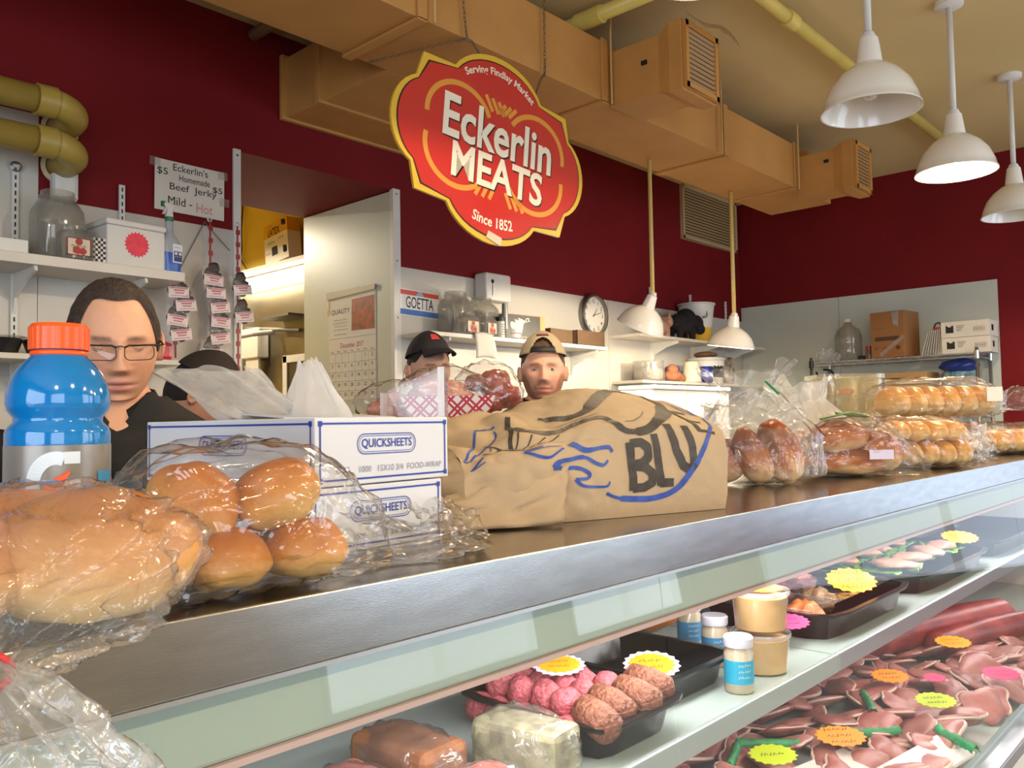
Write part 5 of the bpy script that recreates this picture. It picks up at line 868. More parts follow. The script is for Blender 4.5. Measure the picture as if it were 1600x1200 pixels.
# pretzel rolls beside the sack
t = thing('bread_bag', 'tall twisted clear bag of long dark pretzel rolls beside the grocery sack', 'bread', (1.80, .90, ZT), rad(-46))
for c, r, ro, sd in (((-.075, -.01, .050), (.042, .042, .056), (0, -6, 10), 21), ((-.015, -.035, .058), (.038, .040, .074), (0, -24, 0), 22), ((.050, -.035, .064), (.044, .042, .084), (0, -22, 15), 23), ((.02, .04, .05), (.045, .04, .06), (0, 10, 0), 25)): roll(t, c, r, ro, PRET, sd)
def upright_bag(parent, R, H, seed, m, top, squeeze=.5, name='bag_film', wide=1.):
    def f(u, v):
        a = 2*pi*u; z = H*v; k = (min(1, v/.06)**.5)*(1 if v < .38 else 1-.62*((v-.38)/.4)**1.2 if v < .78 else .38+.35*(v-.78)/.22); rr = k*(1+.30*(abs(nz(cos(a)*2+seed, sin(a)*2, v*2.2))-.2)+.22*(abs(nz(cos(a)*5+seed, sin(a)*5, v*3+2))-.2)); tx = top[0]*max(0, v-.4)/.6; ty = top[1]*max(0, v-.4)/.6
        zz = z+.04*v*nz(cos(a)*1.6+seed, sin(a)*1.6, 7)*H*6
        return Vector((tx+R[0]*rr*cos(a), ty+R[1]*rr*sin(a)*(1 if v < .5 else .6), max(.001, zz)))
    return MB().grid(f, 110, 60, cu=True).done(name, m, parent, smooth=True)
upright_bag(t, (.150, .095), .265, 3.3, film_mat('bag_film_hazy', haze=.09, refl=.04, rough=.12, bump=(34, .8)), (-.01, .03))
MB().add([(.02, -.015, .235), (.026, -.018, .235), (.056, -.018, .205), (.050, -.015, .205)], [(0, 1, 2, 3)]).done('green_tie', mat('green_tie', '#2c8a5a', .5), t, solid=.003)
sheet('film_tail', 'clear film draped over the pretzel roll bag', [(1.70, .98, ZT+.10), (1.86, .80, ZT+.12), (1.94, .86, ZT+.20), (1.78, 1.02, ZT+.22)], 36, 28, .05, 9.2, HAZY)
t = thing('bread_bag', 'small clear bag of golden rolls behind the end of the grocery sack', 'bread', (1.62, 1.18, ZT), rad(-30))
for c, r, ro, sd in (((-.04, 0, .05), (.06, .05, .05), (0, 0, 0), 31), ((.06, 0, .05), (.055, .05, .05), (0, 0, 40), 32), ((.0, 0, .125), (.06, .05, .045), (0, 0, 20), 33)): roll(t, c, r, ro, BUN, sd)
film_bag(t, [(-.13, .01, .01, 0, .08), (-.10, .07, .08, 0, .085), (0, .075, .095, 0, .095), (.10, .065, .085, 0, .085), (.16, .03, .03, 0, .08), (.18, .015, .015, 0, .08), (.23, .05, .04, 0, .10)], 7.7, FILM, .14, 8, .001)
# labelled round loaf
t = thing('bread_bag', 'clear bag of a split brown loaf with a small white price label', 'bread', (2.165, .815, ZT), rad(-46))
for c, r, ro, sd in (((-.03, -.005, .035), (.10, .065, .037), (0, 2, 0), 41), ((-.04, .0, .095), (.075, .06, .045), (0, -8, 0), 42), ((.065, .0, .06), (.05, .06, .055), (0, 12, 30), 43)): roll(t, c, r, ro, PRET, sd, flat=.9)
film_bag(t, [(-.15, .02, .01, 0, .03), (-.135, .06, .04, 0, .045), (-.06, .078, .072, 0, .072), (.02, .078, .078, 0, .078), (.08, .07, .07, 0, .068), (.13, .055, .045, -.005, .045), (.17, .05, .02, -.01, .022)], 9.1, FILM2, .12, 6, .001)
MB().span((.005, -.083, .045), (.065, -.081, .068)).done('price_label', mat('lilac_label', '#d3cbe2', .5), t)
tw = MB(); tw.tube(smooth_pts([(-.09, -.02, .145), (-.05, -.04, .155), (-.01, -.02, .16), (.03, -.03, .15), (.0, .01, .155), (-.04, .0, .16), (.04, .02, .15)], 6), .003, 6); tw.done('green_twist', mat('green_twist', '#5c7a44', .5), t, smooth=True)
# hot-dog buns
def bun_row(parent, n, L, r, z, seed):
    for i in range(n): roll(parent, (-L/2+L*(i+.5)/n, 0, z), (L/n*.56, r[1], r[2]), (0, 0, random.uniform(-3, 3)), HOT, seed, flat=.95, e=3)
t = thing('bread_bag', 'clear bag of hot dog buns lying at the counter edge beyond the labelled loaf', 'bread', (2.58, .78, ZT), rad(-42)); bun_row(t, 5, .24, (0, .075, .04), .042, 51); bun_row(t, 4, .22, (0, .07, .032), .105, 51)
film_bag(t, [(-.16, .03, .02, 0, .05), (-.145, .075, .055, 0, .06), (-.08, .09, .075, 0, .074), (.06, .09, .072, 0, .07), (.13, .08, .06, 0, .06), (.155, .05, .05, 0, .06), (.165, .02, .03, 0, .06), (.19, .05, .055, 0, .065)], 4.9, FILM2, .12, 7, .001); sheet('film_tail', 'white gathered film end of the hot dog bun bag', [(2.685, .66, ZT+.012), (2.73, .64, ZT+.03), (2.72, .64, ZT+.12), (2.67, .67, ZT+.135)], 20, 20, .02, 2.1, HAZY)
t = thing('bread_bag', 'clear bag of golden buns with a white label piled on top of the other bread', 'bread', (2.95, .845, ZT+.142), rad(-45)); bun_row(t, 6, .33, (0, .085, .05), .052, 52)
film_bag(t, [(-.21, .03, .02, 0, .05), (-.19, .08, .05, 0, .055), (-.10, .10, .066, 0, .062), (.08, .10, .066, 0, .062), (.17, .09, .055, 0, .055), (.21, .05, .035, 0, .045), (.23, .02, .02, 0, .045), (.28, .06, .04, 0, .06)], 6.4, FILM2, .14, 7, .0, 110, 70); MB().span((.115, -.106, .05), (.165, -.102, .095)).done('price_label', PAPER, t)
t = thing('bread_bag', 'flat clear bag of tan buns supporting the labelled golden buns', 'bread', (2.98, .90, ZT), rad(-45)); bun_row(t, 5, .30, (0, .09, .05), .052, 53); film_bag(t, [(-.20, .03, .02, 0, .05), (-.18, .085, .055, 0, .06), (-.05, .105, .068, 0, .066), (.10, .105, .066, 0, .066), (.18, .08, .05, 0, .05), (.24, .05, .02, 0, .02)], 3.8, FILM2, .12, 7, .0)
t = thing('bread_bag', 'long bag of flat buns at the far counter end', 'bread', (3.55, .86, ZT), rad(-35)); bun_row(t, 6, .42, (0, .1, .045), .047, 54); film_bag(t, [(-.26, .03, .02, 0, .05), (-.24, .1, .05, 0, .055), (-.05, .12, .062, 0, .06), (.15, .12, .06, 0, .06), (.24, .1, .045, 0, .045), (.30, .05, .02, 0, .02)], 1.8, FILM2, .12, 7, .0)
t = thing('bread_bag', 'clear bag of pale rolls behind the golden buns near the counter end', 'bread', (3.46, 1.10, ZT), rad(-40)); bun_row(t, 4, .30, (0, .1, .06), .062, 55); bun_row(t, 3, .24, (0, .08, .045), .155, 55); film_bag(t, [(-.20, .03, .02, 0, .08), (-.18, .1, .08, 0, .10), (-.05, .12, .11, 0, .11), (.10, .12, .105, 0, .105), (.18, .1, .08, 0, .08), (.24, .04, .03, 0, .06)], 8.8, FILM2, .12, 7, .0)
t = thing('bread_bag', 'hazy empty-topped bread bag leaning between the pretzel rolls and the golden buns', 'bread', (2.45, 1.02, ZT), rad(-45)); roll(t, (0, 0, .06), (.09, .07, .06), (0, 0, 0), LOAF, 61); upright_bag(t, (.13, .085), .25, 6.1, HAZY, (-.05, .03))
t = thing('clear_tub', 'clear yellowish plastic tub behind the golden buns', 'tub', (3.02, 1.16, ZT), rad(-45)); pf = [(0, 0), (.88, 0), (.92, .01), (1., .28), (1.06, .285), (1.06, .30), (1.0, .30), (.97, .285), (.9, .015), (0, .012)]; MB().grid(sq(pf, .112, .10, 48, 5, 9), len(pf), 48, cv=True).done('tub', film_mat('yellow_clear', (.96, .92, .78), .10, .05, .07, (30, .3), boost=2.), t, smooth=True, auto=50)
# ------------------------------------------------------------------ inside the case
ZQ = ZSH+.0008
def tray_(label, x0, x1, y0, y1, z, h_, m=BLACKP, rim=.012):
    t = thing('display_tray', label, 'tray', ((x0+x1)/2, (y0+y1)/2, z), group='black display trays'); a, b = (x1-x0)/2, (y1-y0)/2; P = []
    prof = [(-.018, 0, 0), (-.014, .004, 0), (-.004, h_*.9, 0), (.0, h_, 0), (rim, h_, 0), (rim, h_-.006, 0)]; k = MB(); N = 32; rows = []
    for o, z_, _ in prof: rows.append([(max(.01, a-rim+o)*sx*1., max(.01, b-rim+o)*sy, z_) for sx, sy in [(cos(2*pi*i/N), sin(2*pi*i/N)) for i in range(N)]])
    def rr(a_, b_, th):
        c, s = cos(th), sin(th); e = 8.; q = (abs(c)**e+abs(s)**e)**(-1/e); return a_*q*c, b_*q*s
    vs = []; fs = []
    for o, z_, _ in prof:
        for i in range(N): x, y = rr(a-rim+o, b-rim+o, 2*pi*i/N); vs.append((x, y, z_))
    for r_ in range(len(prof)-1):
        for i in range(N): fs.append((r_*N+i, r_*N+(i+1) % N, (r_+1)*N+(i+1) % N, (r_+1)*N+i))
    fs.append(tuple(range(N))); k.add(vs, fs); k.done('tray', m, t, smooth=True, auto=35, solid=.0015); return t
YEL_C = mat('yellow_card', '#f0a512', .6); PNK_C = mat('pink_card', '#e02f6e', .6); LIM_C = mat('lime_card', '#b8cc1e', .6); ORG_C = mat('orange_card', '#ef8f18', .6)
def price_card(label, loc, rz, tilt, r, m, txt, group='starburst price cards', back=None):
    t = thing('price_card', label, 'price card', loc, group=group); t.rotation_euler = Euler((rad(tilt), 0, rad(rz)), 'XYZ')
    if back: MB().prism(starburst(18, r*1.22, .9, 1.1, .8), .001, z0=-.0012).done('card_edge', back, t)
    MB().prism(starburst(16, r, .88, 1.1, .75), .0012).done('card', m, t); q = MB(); ls = txt.split('|')
    for i, s in enumerate(ls): text(q, s, (0, r*.22*(len(ls)-1)-i*r*.42, .0016), r*1.1, r*.24)
    q.done('lettering', mat('red_marker', '#b5301e', .6) if m is YEL_C else DARK, t); return t
# meatballs and goetta links
ta = tray_('black tray of pink meatballs and brown sausage links', .99, 1.235, .742, 1.06, ZQ, .055); rr = random.Random(11)
PM_ = mat('pink_mince', '#c4626a', .45, nz=(120, .35), bump=(140, .7)); BM_ = mat('brown_links', '#9a6248', .55, nz=(110, .4), col2='#6f3f30', bump=(130, .9))
mb1 = MB().ell((0, 0, 0), (.0265, .0265, .024), 18, 12, blob(1, .15, 2)).done('meatball', PM_, None, smooth=True); first = True; cnt = 0
for lay, (nx, ny, z) in enumerate(((4, 5, .03), (3, 4, .062))):
    for i in range(nx):
        for j in range(ny):
            x = 1.022+(i+.5*lay)*.052+rr.uniform(-.004, .004); y = .835+(j+.5*lay)*.047+rr.uniform(-.004, .004)
            o = mb1 if first else mb1.copy(); 
            if not first: COL.objects.link(o)
            first = False; o.location = (x, y, ZQ+z); o.rotation_euler = (rr.random()*6, rr.random()*6, rr.random()*6); tag(o, 'pink raw meatball heaped in the black tray behind the sausage links', 'meatball', 'meatballs in the tray')
for i in range(4):
    t = tag(MB().tube([(0, -.04, 0), (0, -.03, .003), (0, 0, .005), (0, .035, .003), (0, .047, 0)], [.014, .0255, .027, .025, .012], 16).done('sausage_link', BM_, smooth=True), 'thick brown crumbly sausage link laid across the front of the meatball tray', 'sausage', 'sausage links in the tray'); t.location = (1.032+i*.053, .785+.012*(i % 2), ZQ+.052+.004*i); t.rotation_euler = (rad(8), 0, rad(-18+6*i))
price_card('round yellow price card on the meatballs', (1.10, .915, ZQ+.100), -44, 16, .034, YEL_C, '~|~~', back=mat('lilac_label'))
tb_ = tray_('nearly empty black tray beside the meatballs', 1.255, 1.52, .80, 1.10, ZQ, .055); price_card('spiky yellow price card leaning in the nearly empty tray', (1.31, .87, ZQ+.062), -44, 24, .04, YEL_C, '~|~~', back=mat('lilac_label')); 
# mustard jars and tubs
JG = mat('mustard_jar', '#b9a98e', .25, coat=.4); LIDW = mat('jar_lid', '#d8d2dc', .35)
def mjar(label, x, y, lbl):
    t = thing('mustard_jar', label, 'jar', (x, y, ZQ), rad(-44), 'small jars on the case shelf'); MB().lathe([(0, 0), (.024, 0), (.027, .004), (.027, .072), (.022, .08), (.022, .084), (0, .084)], 26).done('glass', JG, t, smooth=True, auto=40); MB().lathe([(0, .083), (.0265, .083), (.0275, .086), (.0275, .099), (.025, .102), (0, .102)], 30).done('lid', LIDW, t, smooth=True, auto=35)
    l = MB().lathe([(.0274, .018), (.0274, .06)], 26).done('label', mat('jar_teal' if lbl else 'jar_teal2', '#1f9fc0' if lbl else '#3a7fa8', .45), t, smooth=True); q = MB(); cf = lambda v: Vector((.0278*sin(v.x/.0275), -.0278*cos(v.x/.0275), v.y))
    for i, s in enumerate(('~', '~~', '~~~')): text(q, s, (.004, .053-i*.011), .026, .0065, fn=cf)
    q.done('lettering', PAPER, l)
mjar('mustard jar with a bright teal label and white lid at the shelf rail', 1.452, .772, True); mjar('mustard jar with a lilac lid right behind the teal labelled jar', 1.575, .89, False); mjar('mustard jar with a lilac lid farthest from the shelf rail', 1.66, 1.0, False)
SPR = mat('beige_spread', '#d9b27a', .5, nz=(18, .12))
for i in range(2):
    t = thing('spread_tub', ('upper' if i else 'lower')+' clear tub of beige spread in the stack behind the mustard jar', 'tub', (1.60, .80, ZQ+i*.083), rad(-40), 'stacked spread tubs'); MB().lathe([(0, .003), (.048, .003), (.053, .066), (0, .068)], 32).done('spread', SPR, t, smooth=True, auto=40); MB().lathe([(0, 0), (.05, 0), (.0555, .07), (.058, .071), (.058, .078), (.054, .079), (0, .08)], 36).done('tub', CLEAR, t, smooth=True, auto=40)
    MB().lathe([(.0585, .070), (.0595, .074), (.0585, .079)], 36).done('lid_rim', film_mat('lid_rim', haze=.4, refl=.08), t, smooth=True)
    if i: MB().prism(starburst(18, .046, .93), .001, z0=.0805).done('round_label', YEL_C, t); q = MB(); text(q, '~', (0, .008, .0822), .05, .016); q.done('lettering', mat('red_marker'), t)
tag(MB().ell((1.72, 1.14, ZQ+.05), (.09, .06, .04), 24, 16, blob(3, .2)).done('sandwich_roll', bread_mat('bun_crust', '', '', ''), smooth=True), 'orange brown roll behind the small jars in the case', 'bread')
# film-covered tray with sliced meats, lettuce platter
tc_ = tray_('black film covered tray with cured meats and a yellow card', 1.86, 2.42, .752, 1.12, ZQ, .06)
CW = [('#c46a35', 'orange_cheese'), ('#8c6a48', 'brown_slices'), ('#d98f86', 'ham_slices'), ('#5f8f3a', 'lettuce'), ('#a34038', 'salami')]
for i, (x, y, k, lb_) in enumerate(((1.93, .86, 0, 'orange cheese wedge'), (1.97, 1.0, 1, 'heap of brown sliced meat'), (2.10, .90, 1, 'heap of shaved brown meat'), (2.30, 1.03, 2, 'folded pink ham slices'), (2.16, 1.04, 4, 'red salami stack'))): tag(MB().ell((x, y, ZQ+.04), (.055, .045, .032), 22, 14, blob(i*3, .5, 3)).done('sliced_meat', mat(CW[k][1], CW[k][0], .45, nz=(40, .4), bump=(60, .5)), smooth=True), lb_+' in the film covered tray', 'meat')
price_card('large spiky yellow price card standing on the film covered tray', (2.20, .845, ZQ+.085), -44, 32, .062, YEL_C, '~|~~|~~~'); price_card('pink price card lying in the film covered tray corner', (1.80, .83, ZQ+.055), -40, 20, .042, PNK_C, '~|~~')
sf = MB()
for i in range(3): sf.tube([(1.88+i*.16, .81, ZQ+.064), (1.9+i*.16, 1.13, ZQ+.066)], .0022, 6)
sf.grid(lambda u, v: Vector((1.87+.54*u, .81+.32*v, ZQ+.063+.002*nz(u*6, v*6))), 16, 12); tag(sf.done('tray_film', FILM, smooth=True), 'clear stretch film over the cured meat tray', 'film')
tray_('black tray of pork slices on lettuce', 2.50, 3.25, .752, 1.16, ZQ, .055)
tray_('empty black tray at the far end of the case shelf', 3.32, 4.2, .752, 1.16, ZQ, .055)
for i in range(14):
    x = 2.56+(i % 7)*.10+rr.uniform(-.02, .02); y = .90+(i//7)*.15+rr.uniform(-.02, .02); o = MB().grid(lambda u, v: Vector((.07*(2*u-1)*(1-.3*(2*v-1)**2), .06*(2*v-1), .012*nz(u*5+i, v*5, i)+.012*((2*u-1)**2+(2*v-1)**2)*.5)), 12, 12).done('lettuce_leaf', mat('lettuce_green', '#6aa53a', .45, nz=(18, .35)), smooth=True, solid=.0015); o.location = (x, y, ZQ+.045); o.rotation_euler = (0, 0, rr.random()*6); tag(o, 'bright green lettuce leaf under the pork slices', 'lettuce', 'lettuce leaves in the tray')
for i in range(8): o = MB().ell((0, 0, 0), (.07, .045, .014), 20, 10, blob(i, .3)).done('pork_slice', mat('pork_slice', '#c08a70', .5, nz=(30, .3)), smooth=True); o.location = (2.62+(i % 4)*.155, .88+(i//4)*.16, ZQ+.068); o.rotation_euler = (0, 0, rr.random()*3); tag(o, 'pale pork slice laid on lettuce in the black tray', 'meat', 'pork slices on lettuce')
price_card('yellow price card on the pork slices at the far end of the shelf', (3.20, .85, ZQ+.085), -44, 22, .06, YEL_C, '~|~~')
# wrapped blocks on the shelf left of the meatballs
WP = mat('headcheese', '#a9a283', .5, nz=(40, .5), col2='#6f6a55'); WB = mat('wrapped_ham', '#c0766a', .5, nz=(16, .4), col2='#8a4a40'); WC = mat('wrapped_brown', '#8a5a3c', .5, nz=(20, .4))
for i, (x, y, sx, sy, sz, m, lb_) in enumerate(((.925, .835, .075, .15, .075, WP, 'film wrapped grey green meat loaf block beside the meatball tray'), (.80, .95, .09, .16, .06, WC, 'film wrapped brown meat slab behind the grey green block'), (.68, .90, .085, .15, .05, WB, 'film wrapped pink ham piece in the case'), (.55, .93, .09, .15, .05, WC, 'film wrapped brown slab under the roll bag end'), (.80, .80, .10, .08, .045, WB, 'film wrapped pink ham end at the shelf rail'), (.60, .79, .12, .08, .045, WP, 'film wrapped pale slice pack at the shelf rail'))):
    t = thing('wrapped_block', lb_, 'meat', (x, y, ZQ), rad(rr.uniform(-10, 10)), 'wrapped blocks on the case shelf'); MB().span((-sx/2, -sy/2, .002), (sx/2, sy/2, sz)).done('block', m, t, bevel=.012); fw = MB().ell((0, 0, sz*.52), (sx*.66, sy*.6, sz*.72), 36, 22, lambda p: 1+.14*nz(p.x*4+i, p.y*4, p.z*4)); fw.v = [(v[0], v[1], max(.0008, v[2])) for v in fw.v]; fw.done('film_wrap', FILM, t, smooth=True)
# meat on the deck
ZD = .561
CUTS = [mat('steak_red', '#964644', .35, nz=(14, .35), col2='#b98078'), mat('pork_pink', '#bd857a', .38, nz=(14, .3), col2='#9a5a58'), mat('beef_dark', '#74403a', .38, nz=(16, .3), col2='#a86a62')]; FAT = mat('fat_edge', '#cdb3a4', .4)
protos = []
for k in range(6):
    t = thing('meat_cut', '', 'meat', (0, 0, 0)); s0 = k*7.3
    def f(u, v, top=1, k=k, s0=s0):
        a = 2*pi*u; rr_ = (.8+.3*nz(cos(a)+s0, sin(a), s0)); return rr_, a
    cu = MB().ell((0, 0, .016), (.068, .05, .016), 24, 12, lambda p: (1+.35*nz(p.x*1.5+s0, p.y*1.5, s0))*(1+.05*nz(p.x*6, p.y*6, s0))); cu.done('lean', CUTS[k % 3], t, smooth=True)
    ft = MB(); ft.tube([(.066*cos(a)*(1+.35*nz(cos(a)*1.5+s0, sin(a)*1.5, s0)), .048*sin(a)*(1+.35*nz(cos(a)*1.5+s0, sin(a)*1.5, s0)), .016) for a in [.3+2.2*i/14 for i in range(15)]], [.002]+[.0045]*13+[.002], 8); ft.done('fat_rim', FAT, t, smooth=True); protos.append(t)
ADJ = ['red steak with a pale fat rim', 'pink pork chop with a pale fat rim', 'dark beef slice with a pale fat rim']; used = set(); n = 0
for row in range(8):
    for i in range(21):
        x = 1.50+i*.104+rr.uniform(-.025, .025)+.03*(row % 2); y = .640+row*.082+rr.uniform(-.014, .014); k = (i//3+row*2+(1 if rr.random() < .25 else 0)) % 6; p = protos[k]
        o = p if k not in used else copy_tree(p); used.add(k); o.location = (x, y, ZD+.006+rr.uniform(0, .034)); o.rotation_euler = (rad(rr.uniform(2, 30)), rad(rr.uniform(-16, 16)), rr.uniform(-.7, .7)+(pi if rr.random() < .5 else 0)); o.scale = (rr.uniform(.85, 1.2), rr.uniform(.85, 1.2), rr.uniform(.6, 1.1)); tag(o, ADJ[k % 3]+' laid in overlapping rows on the case deck', 'meat', ['red steaks', 'pink pork chops', 'dark beef slices'][k % 3]+' on the case deck')
t = tag(MB().tube(smooth_pts([(2.75, 1.10, ZD+.07), (2.95, 1.02, ZD+.085), (3.25, .92, ZD+.085), (3.6, .80, ZD+.075)], 5), [.03]+[.06]*14+[.03], 20).done('pork_loin', mat('cured_loin', '#9c4440', .4, nz=(12, .35), col2='#6b2a2c'), smooth=True), 'long cured pork loin lying along the back of the meat deck', 'meat')
tag(MB().tube(smooth_pts([(3.0, .90, ZD+.06), (3.3, .80, ZD+.07), (3.65, .68, ZD+.06)], 6), [.02]+[.045]*11+[.02], 18).done('pork_loin', mat('cured_loin'), smooth=True), 'shorter cured loin in front of the long loin on the deck', 'meat')
for lb_, x, y, m, tx, r in (('curled yellow price card among the dark cuts near the loin', 3.0, .83, YEL_C, '~|~~', .055), ('pink price card at the glass by the pork chops', 2.72, .63, PNK_C, '~|~~', .05), ('orange price card among the dark steaks', 2.50, .86, ORG_C, '~|~~', .05), ('small pink price card beside the orange deck card', 2.56, .76, PNK_C, '~', .03), ('lime price card on the pork chops', 2.36, .70, LIM_C, '~|~~', .05), ('orange price card on the pale cuts by the shelf rail', 1.96, .79, ORG_C, '~|~~|~~~', .055), ('lime price card at the near end of the deck', 1.76, .86, LIM_C, '~', .05), ('small orange price card at the back of the deck', 2.65, 1.05, ORG_C, '~', .04)): price_card(lb_, (x, y, ZD+.085), -44, 14, r, m, tx)
for i, (x, y, a) in enumerate(((2.16, .60, 50), (2.08, .76, -40), (1.75, .95, 20), (1.86, .92, -50), (2.3, .85, 30))):
    o = MB().grid(lambda u, v: Vector((.14*(u-.5), .022*(v-.5), .012*abs(nz(u*12, v*4, i))+.014*sin(pi*v))), 20, 6).done('garnish_strip', mat('plastic_grass', '#2f8a55', .5, nz=(40, .3)), smooth=True, solid=.001); o.location = (x, y, ZD+.06); o.rotation_euler = (0, 0, rad(a)); tag(o, 'green garnish strip '+['at the glass beside the white divider', 'touching the largest orange deck card', 'at the near end behind the lime card', 'slanting off the lime card at the near end', 'standing among the dark cuts past the orange card'][i], 'garnish', 'green garnish strips')
for i, (x, y) in enumerate(((1.80, .78), (2.02, .63))): o = tag(MB().span((-.16, -.045, 0), (.16, .045, .012)).done('white_divider', WHITE, bevel=.003), ['white plastic divider strip under the largest orange deck card', 'white plastic divider strip along the case glass'][i], 'divider', 'white dividers on the deck'); o.location = (x, y, ZD+.04); o.rotation_euler = (rad(10), 0, rad(-12+4*i))
# ------------------------------------------------------------------ people
RXH, RYH, RZH = .076, .097, .118
def head_pt(th, ph, off=0.):
    """head surface; th azimuth from the face, ph polar from the crown; x = person's right-left, -y = face"""
    s, c = sin(ph), cos(ph); z = RZH*c; low = max(0, -c)
    sx = s**(1-.35*low) if s > 1e-6 else 0; sf = s**(1-.55*low) if s > 1e-6 else 0
    fr = max(0, cos(th)); k = 1-.24*low**1.4*(.5+.5*fr)
    x = RXH*sx*sin(th)*k*(1+.04*(1-fr)); y = -RYH*(sf if fr > 0 else s)*cos(th)*(.93 if fr > 0 else 1.02)
    if fr > 0: y *= 1-.05*(abs(sin(th))**4)
    if fr > .15:
        w = min(1, (fr-.15)/.25); d = 0
        if z < .02: t = min(1, max(0, (.018-z)/.054)); am = (.005+.021*t) if z > -.037 else .026*max(0, 1-(-.037-z)/.013); d += am*gauss(x, .0065+.0045*t)
        d += .0045*gauss(abs(x)-.0115, .0045)*gauss(z+.038, .006)
        d -= .0125*gauss(abs(x)-.031, .0145)*gauss(z-.001, .0105); d += .0045*gauss(z-.021, .007)*gauss(abs(x)-.027, .02); d += .004*gauss(abs(x)-.045, .014)*gauss(z+.028, .018)
        d += .0050*gauss(z+.0635, .0040)*gauss(x, .0165)+.0065*gauss(z+.0775, .0048)*gauss(x, .0145)-.0055*gauss(z+.0702, .0018)*gauss(x, .019)-.003*gauss(z+.089, .005)*gauss(x, .018); d += .008*gauss(z+.106, .011)*gauss(x, .017)
        y -= d*w
    p = Vector((x, y, z))
    if off: p += Vector((x/RXH**2, y/RYH**2, z/RZH**2)).normalized()*off
    return p
def face_y(x, z):
    ph = math.acos(max(-1, min(1, z/RZH))); best = None
    for i in range(200):
        th = -1.2+2.4*i/199; p = head_pt(th, ph); e = abs(p.x-x)
        if best is None or e < best[0]: best = (e, p.y)
    return best[1]
def person(label, loc, H, rz, turn=(0, 0, 0), skin='#d9a184', lip='#b96a62', beard=None, brow='#4a3020', iris='#5a7a96', lid=(14, -16), look=(0, 0), arms=None, shirt='#121114', vneck=.0, sleeve=.55, hair=None, hairline=(.072, .03, -.05), pants='#23242a', group='shop workers'):
    t = thing('person', label, 'person', loc, rz, group); mb = MB(); tint = []; sk = lin(skin); lp = lin(lip); bd = lin(beard) if beard else None; bw = lin(brow)
    hz = H-.118; HR = Euler(tuple(rad(a) for a in turn)).to_matrix(); piv = Vector((0, .02, -.10)); HC = Vector((0, -.015, hz))
    def hx(p): return HC+piv+HR @ (p-piv)
    NA = 132
    def th_(i): q = -pi+2*pi*i/NA; return q-.42*sin(q)
    rows = []; NR = 104; PH = rad(148)
    for r in range(NR): rows.append([hx(head_pt(th_(i), max(1e-3, PH*(r/(NR-1))))) for i in range(NA)])
    tor = [(-.125, .055, .058, .012), (-.165, .054, .057, .018), (-.20, .058, .06, .022), (-.225, .075, .064, .026), (-.25, .115, .075, .028), (-.275, .160, .088, .026), (-.31, .190, .102, .02), (-.36, .192, .115, .012), (-.44, .182, .122, .006), (-.58, .165, .112, .004), (-.72, .160, .108, .004), (-.84, .172, .116, .006), (-.92, .165, .112, .006), (-.96, .10, .08, .006)]
    for k, (z, rx, ry, yo) in enumerate(tor):
        row = []
        for i in range(NA):
            a = th_(i); p = Vector((rx*sin(a), -ry*cos(a)+yo-.015, hz+.118+z-.0));
            if k < 3: q = HC+piv+HR @ (Vector((rx*sin(a), -ry*cos(a)+yo, z+.118))-piv); p = p.lerp(q, (1, .6, .25)[k])
            row.append(p)
        rows.append(row)
    vs = [p for row in rows for p in row]; fs = []
    for r in range(len(rows)-1):
        for i in range(NA): fs.append((r*NA+i, r*NA+(i+1) % NA, (r+1)*NA+(i+1) % NA, (r+1)*NA+i))
    mb.add(vs, fs)
    for r in range(len(rows)):
        for i in range(NA):
            c = sk
            if r < NR:
                p = head_pt(th_(i), max(1e-3, PH*(r/(NR-1)))); x, z, f = p.x, p.z, cos(th_(i)); n_ = nz(x*90, z*90, p.y*90)
                c = tuple(v*(1+.05*n_) for v in sk)
                if f > 0: k = .35*gauss(abs(x)-.04, .016)*gauss(z+.032, .016)+.3*gauss(x, .012)*gauss(z+.036, .01); c = (c[0], c[1]*(1-.30*k), c[2]*(1-.28*k))
                if f > .3:
                    k = min(1, 1.15*gauss(x, .017)*(gauss(z+.064, .0036)+gauss(z+.0765, .0048))); c = tuple(a*(1-k)+b*k for a, b in zip(c, lp))
                    k = .72*min(1, 1.2*gauss(z-.0205+.10*abs(abs(x)-.030)**1.0*.55, .0032))*max(0, min(1, (abs(x)-.010)/.006, (.052-abs(x))/.010))*(.8+.4*n_); c = tuple(a*(1-k)+b*k for a, b in zip(c, bw))
                if bd and f > -.25:
                    ss = lambda e0, e1, q: max(0, min(1, (q-e0)/(e1-e0)))
                    edge = -.060+.055*ss(.040, .064, abs(x)); k = ss(edge, edge-.016, z)
                    k = max(k, gauss(z+.0545, .0052)*ss(.034, .022, abs(x))*1.05); k = max(k, gauss(abs(x)-.029, .006)*ss(-.050, -.058, z)*ss(-.10, -.09, z))
                    k *= 1-.95*gauss(x, .0165)*min(1, gauss(z+.064, .0045)+gauss(z+.0775, .0055))
                    k *= .62+.35*abs(n_)+.25*nz(x*300, z*300); k = max(0, min(.85, k)); c = tuple(a*(1-k)+b*k for a, b in zip(c, bd))
            tint.append(c)
    def put(fn):
        o = len(mb.v); fn(); tint.extend([sk]*(len(mb.v)-o))
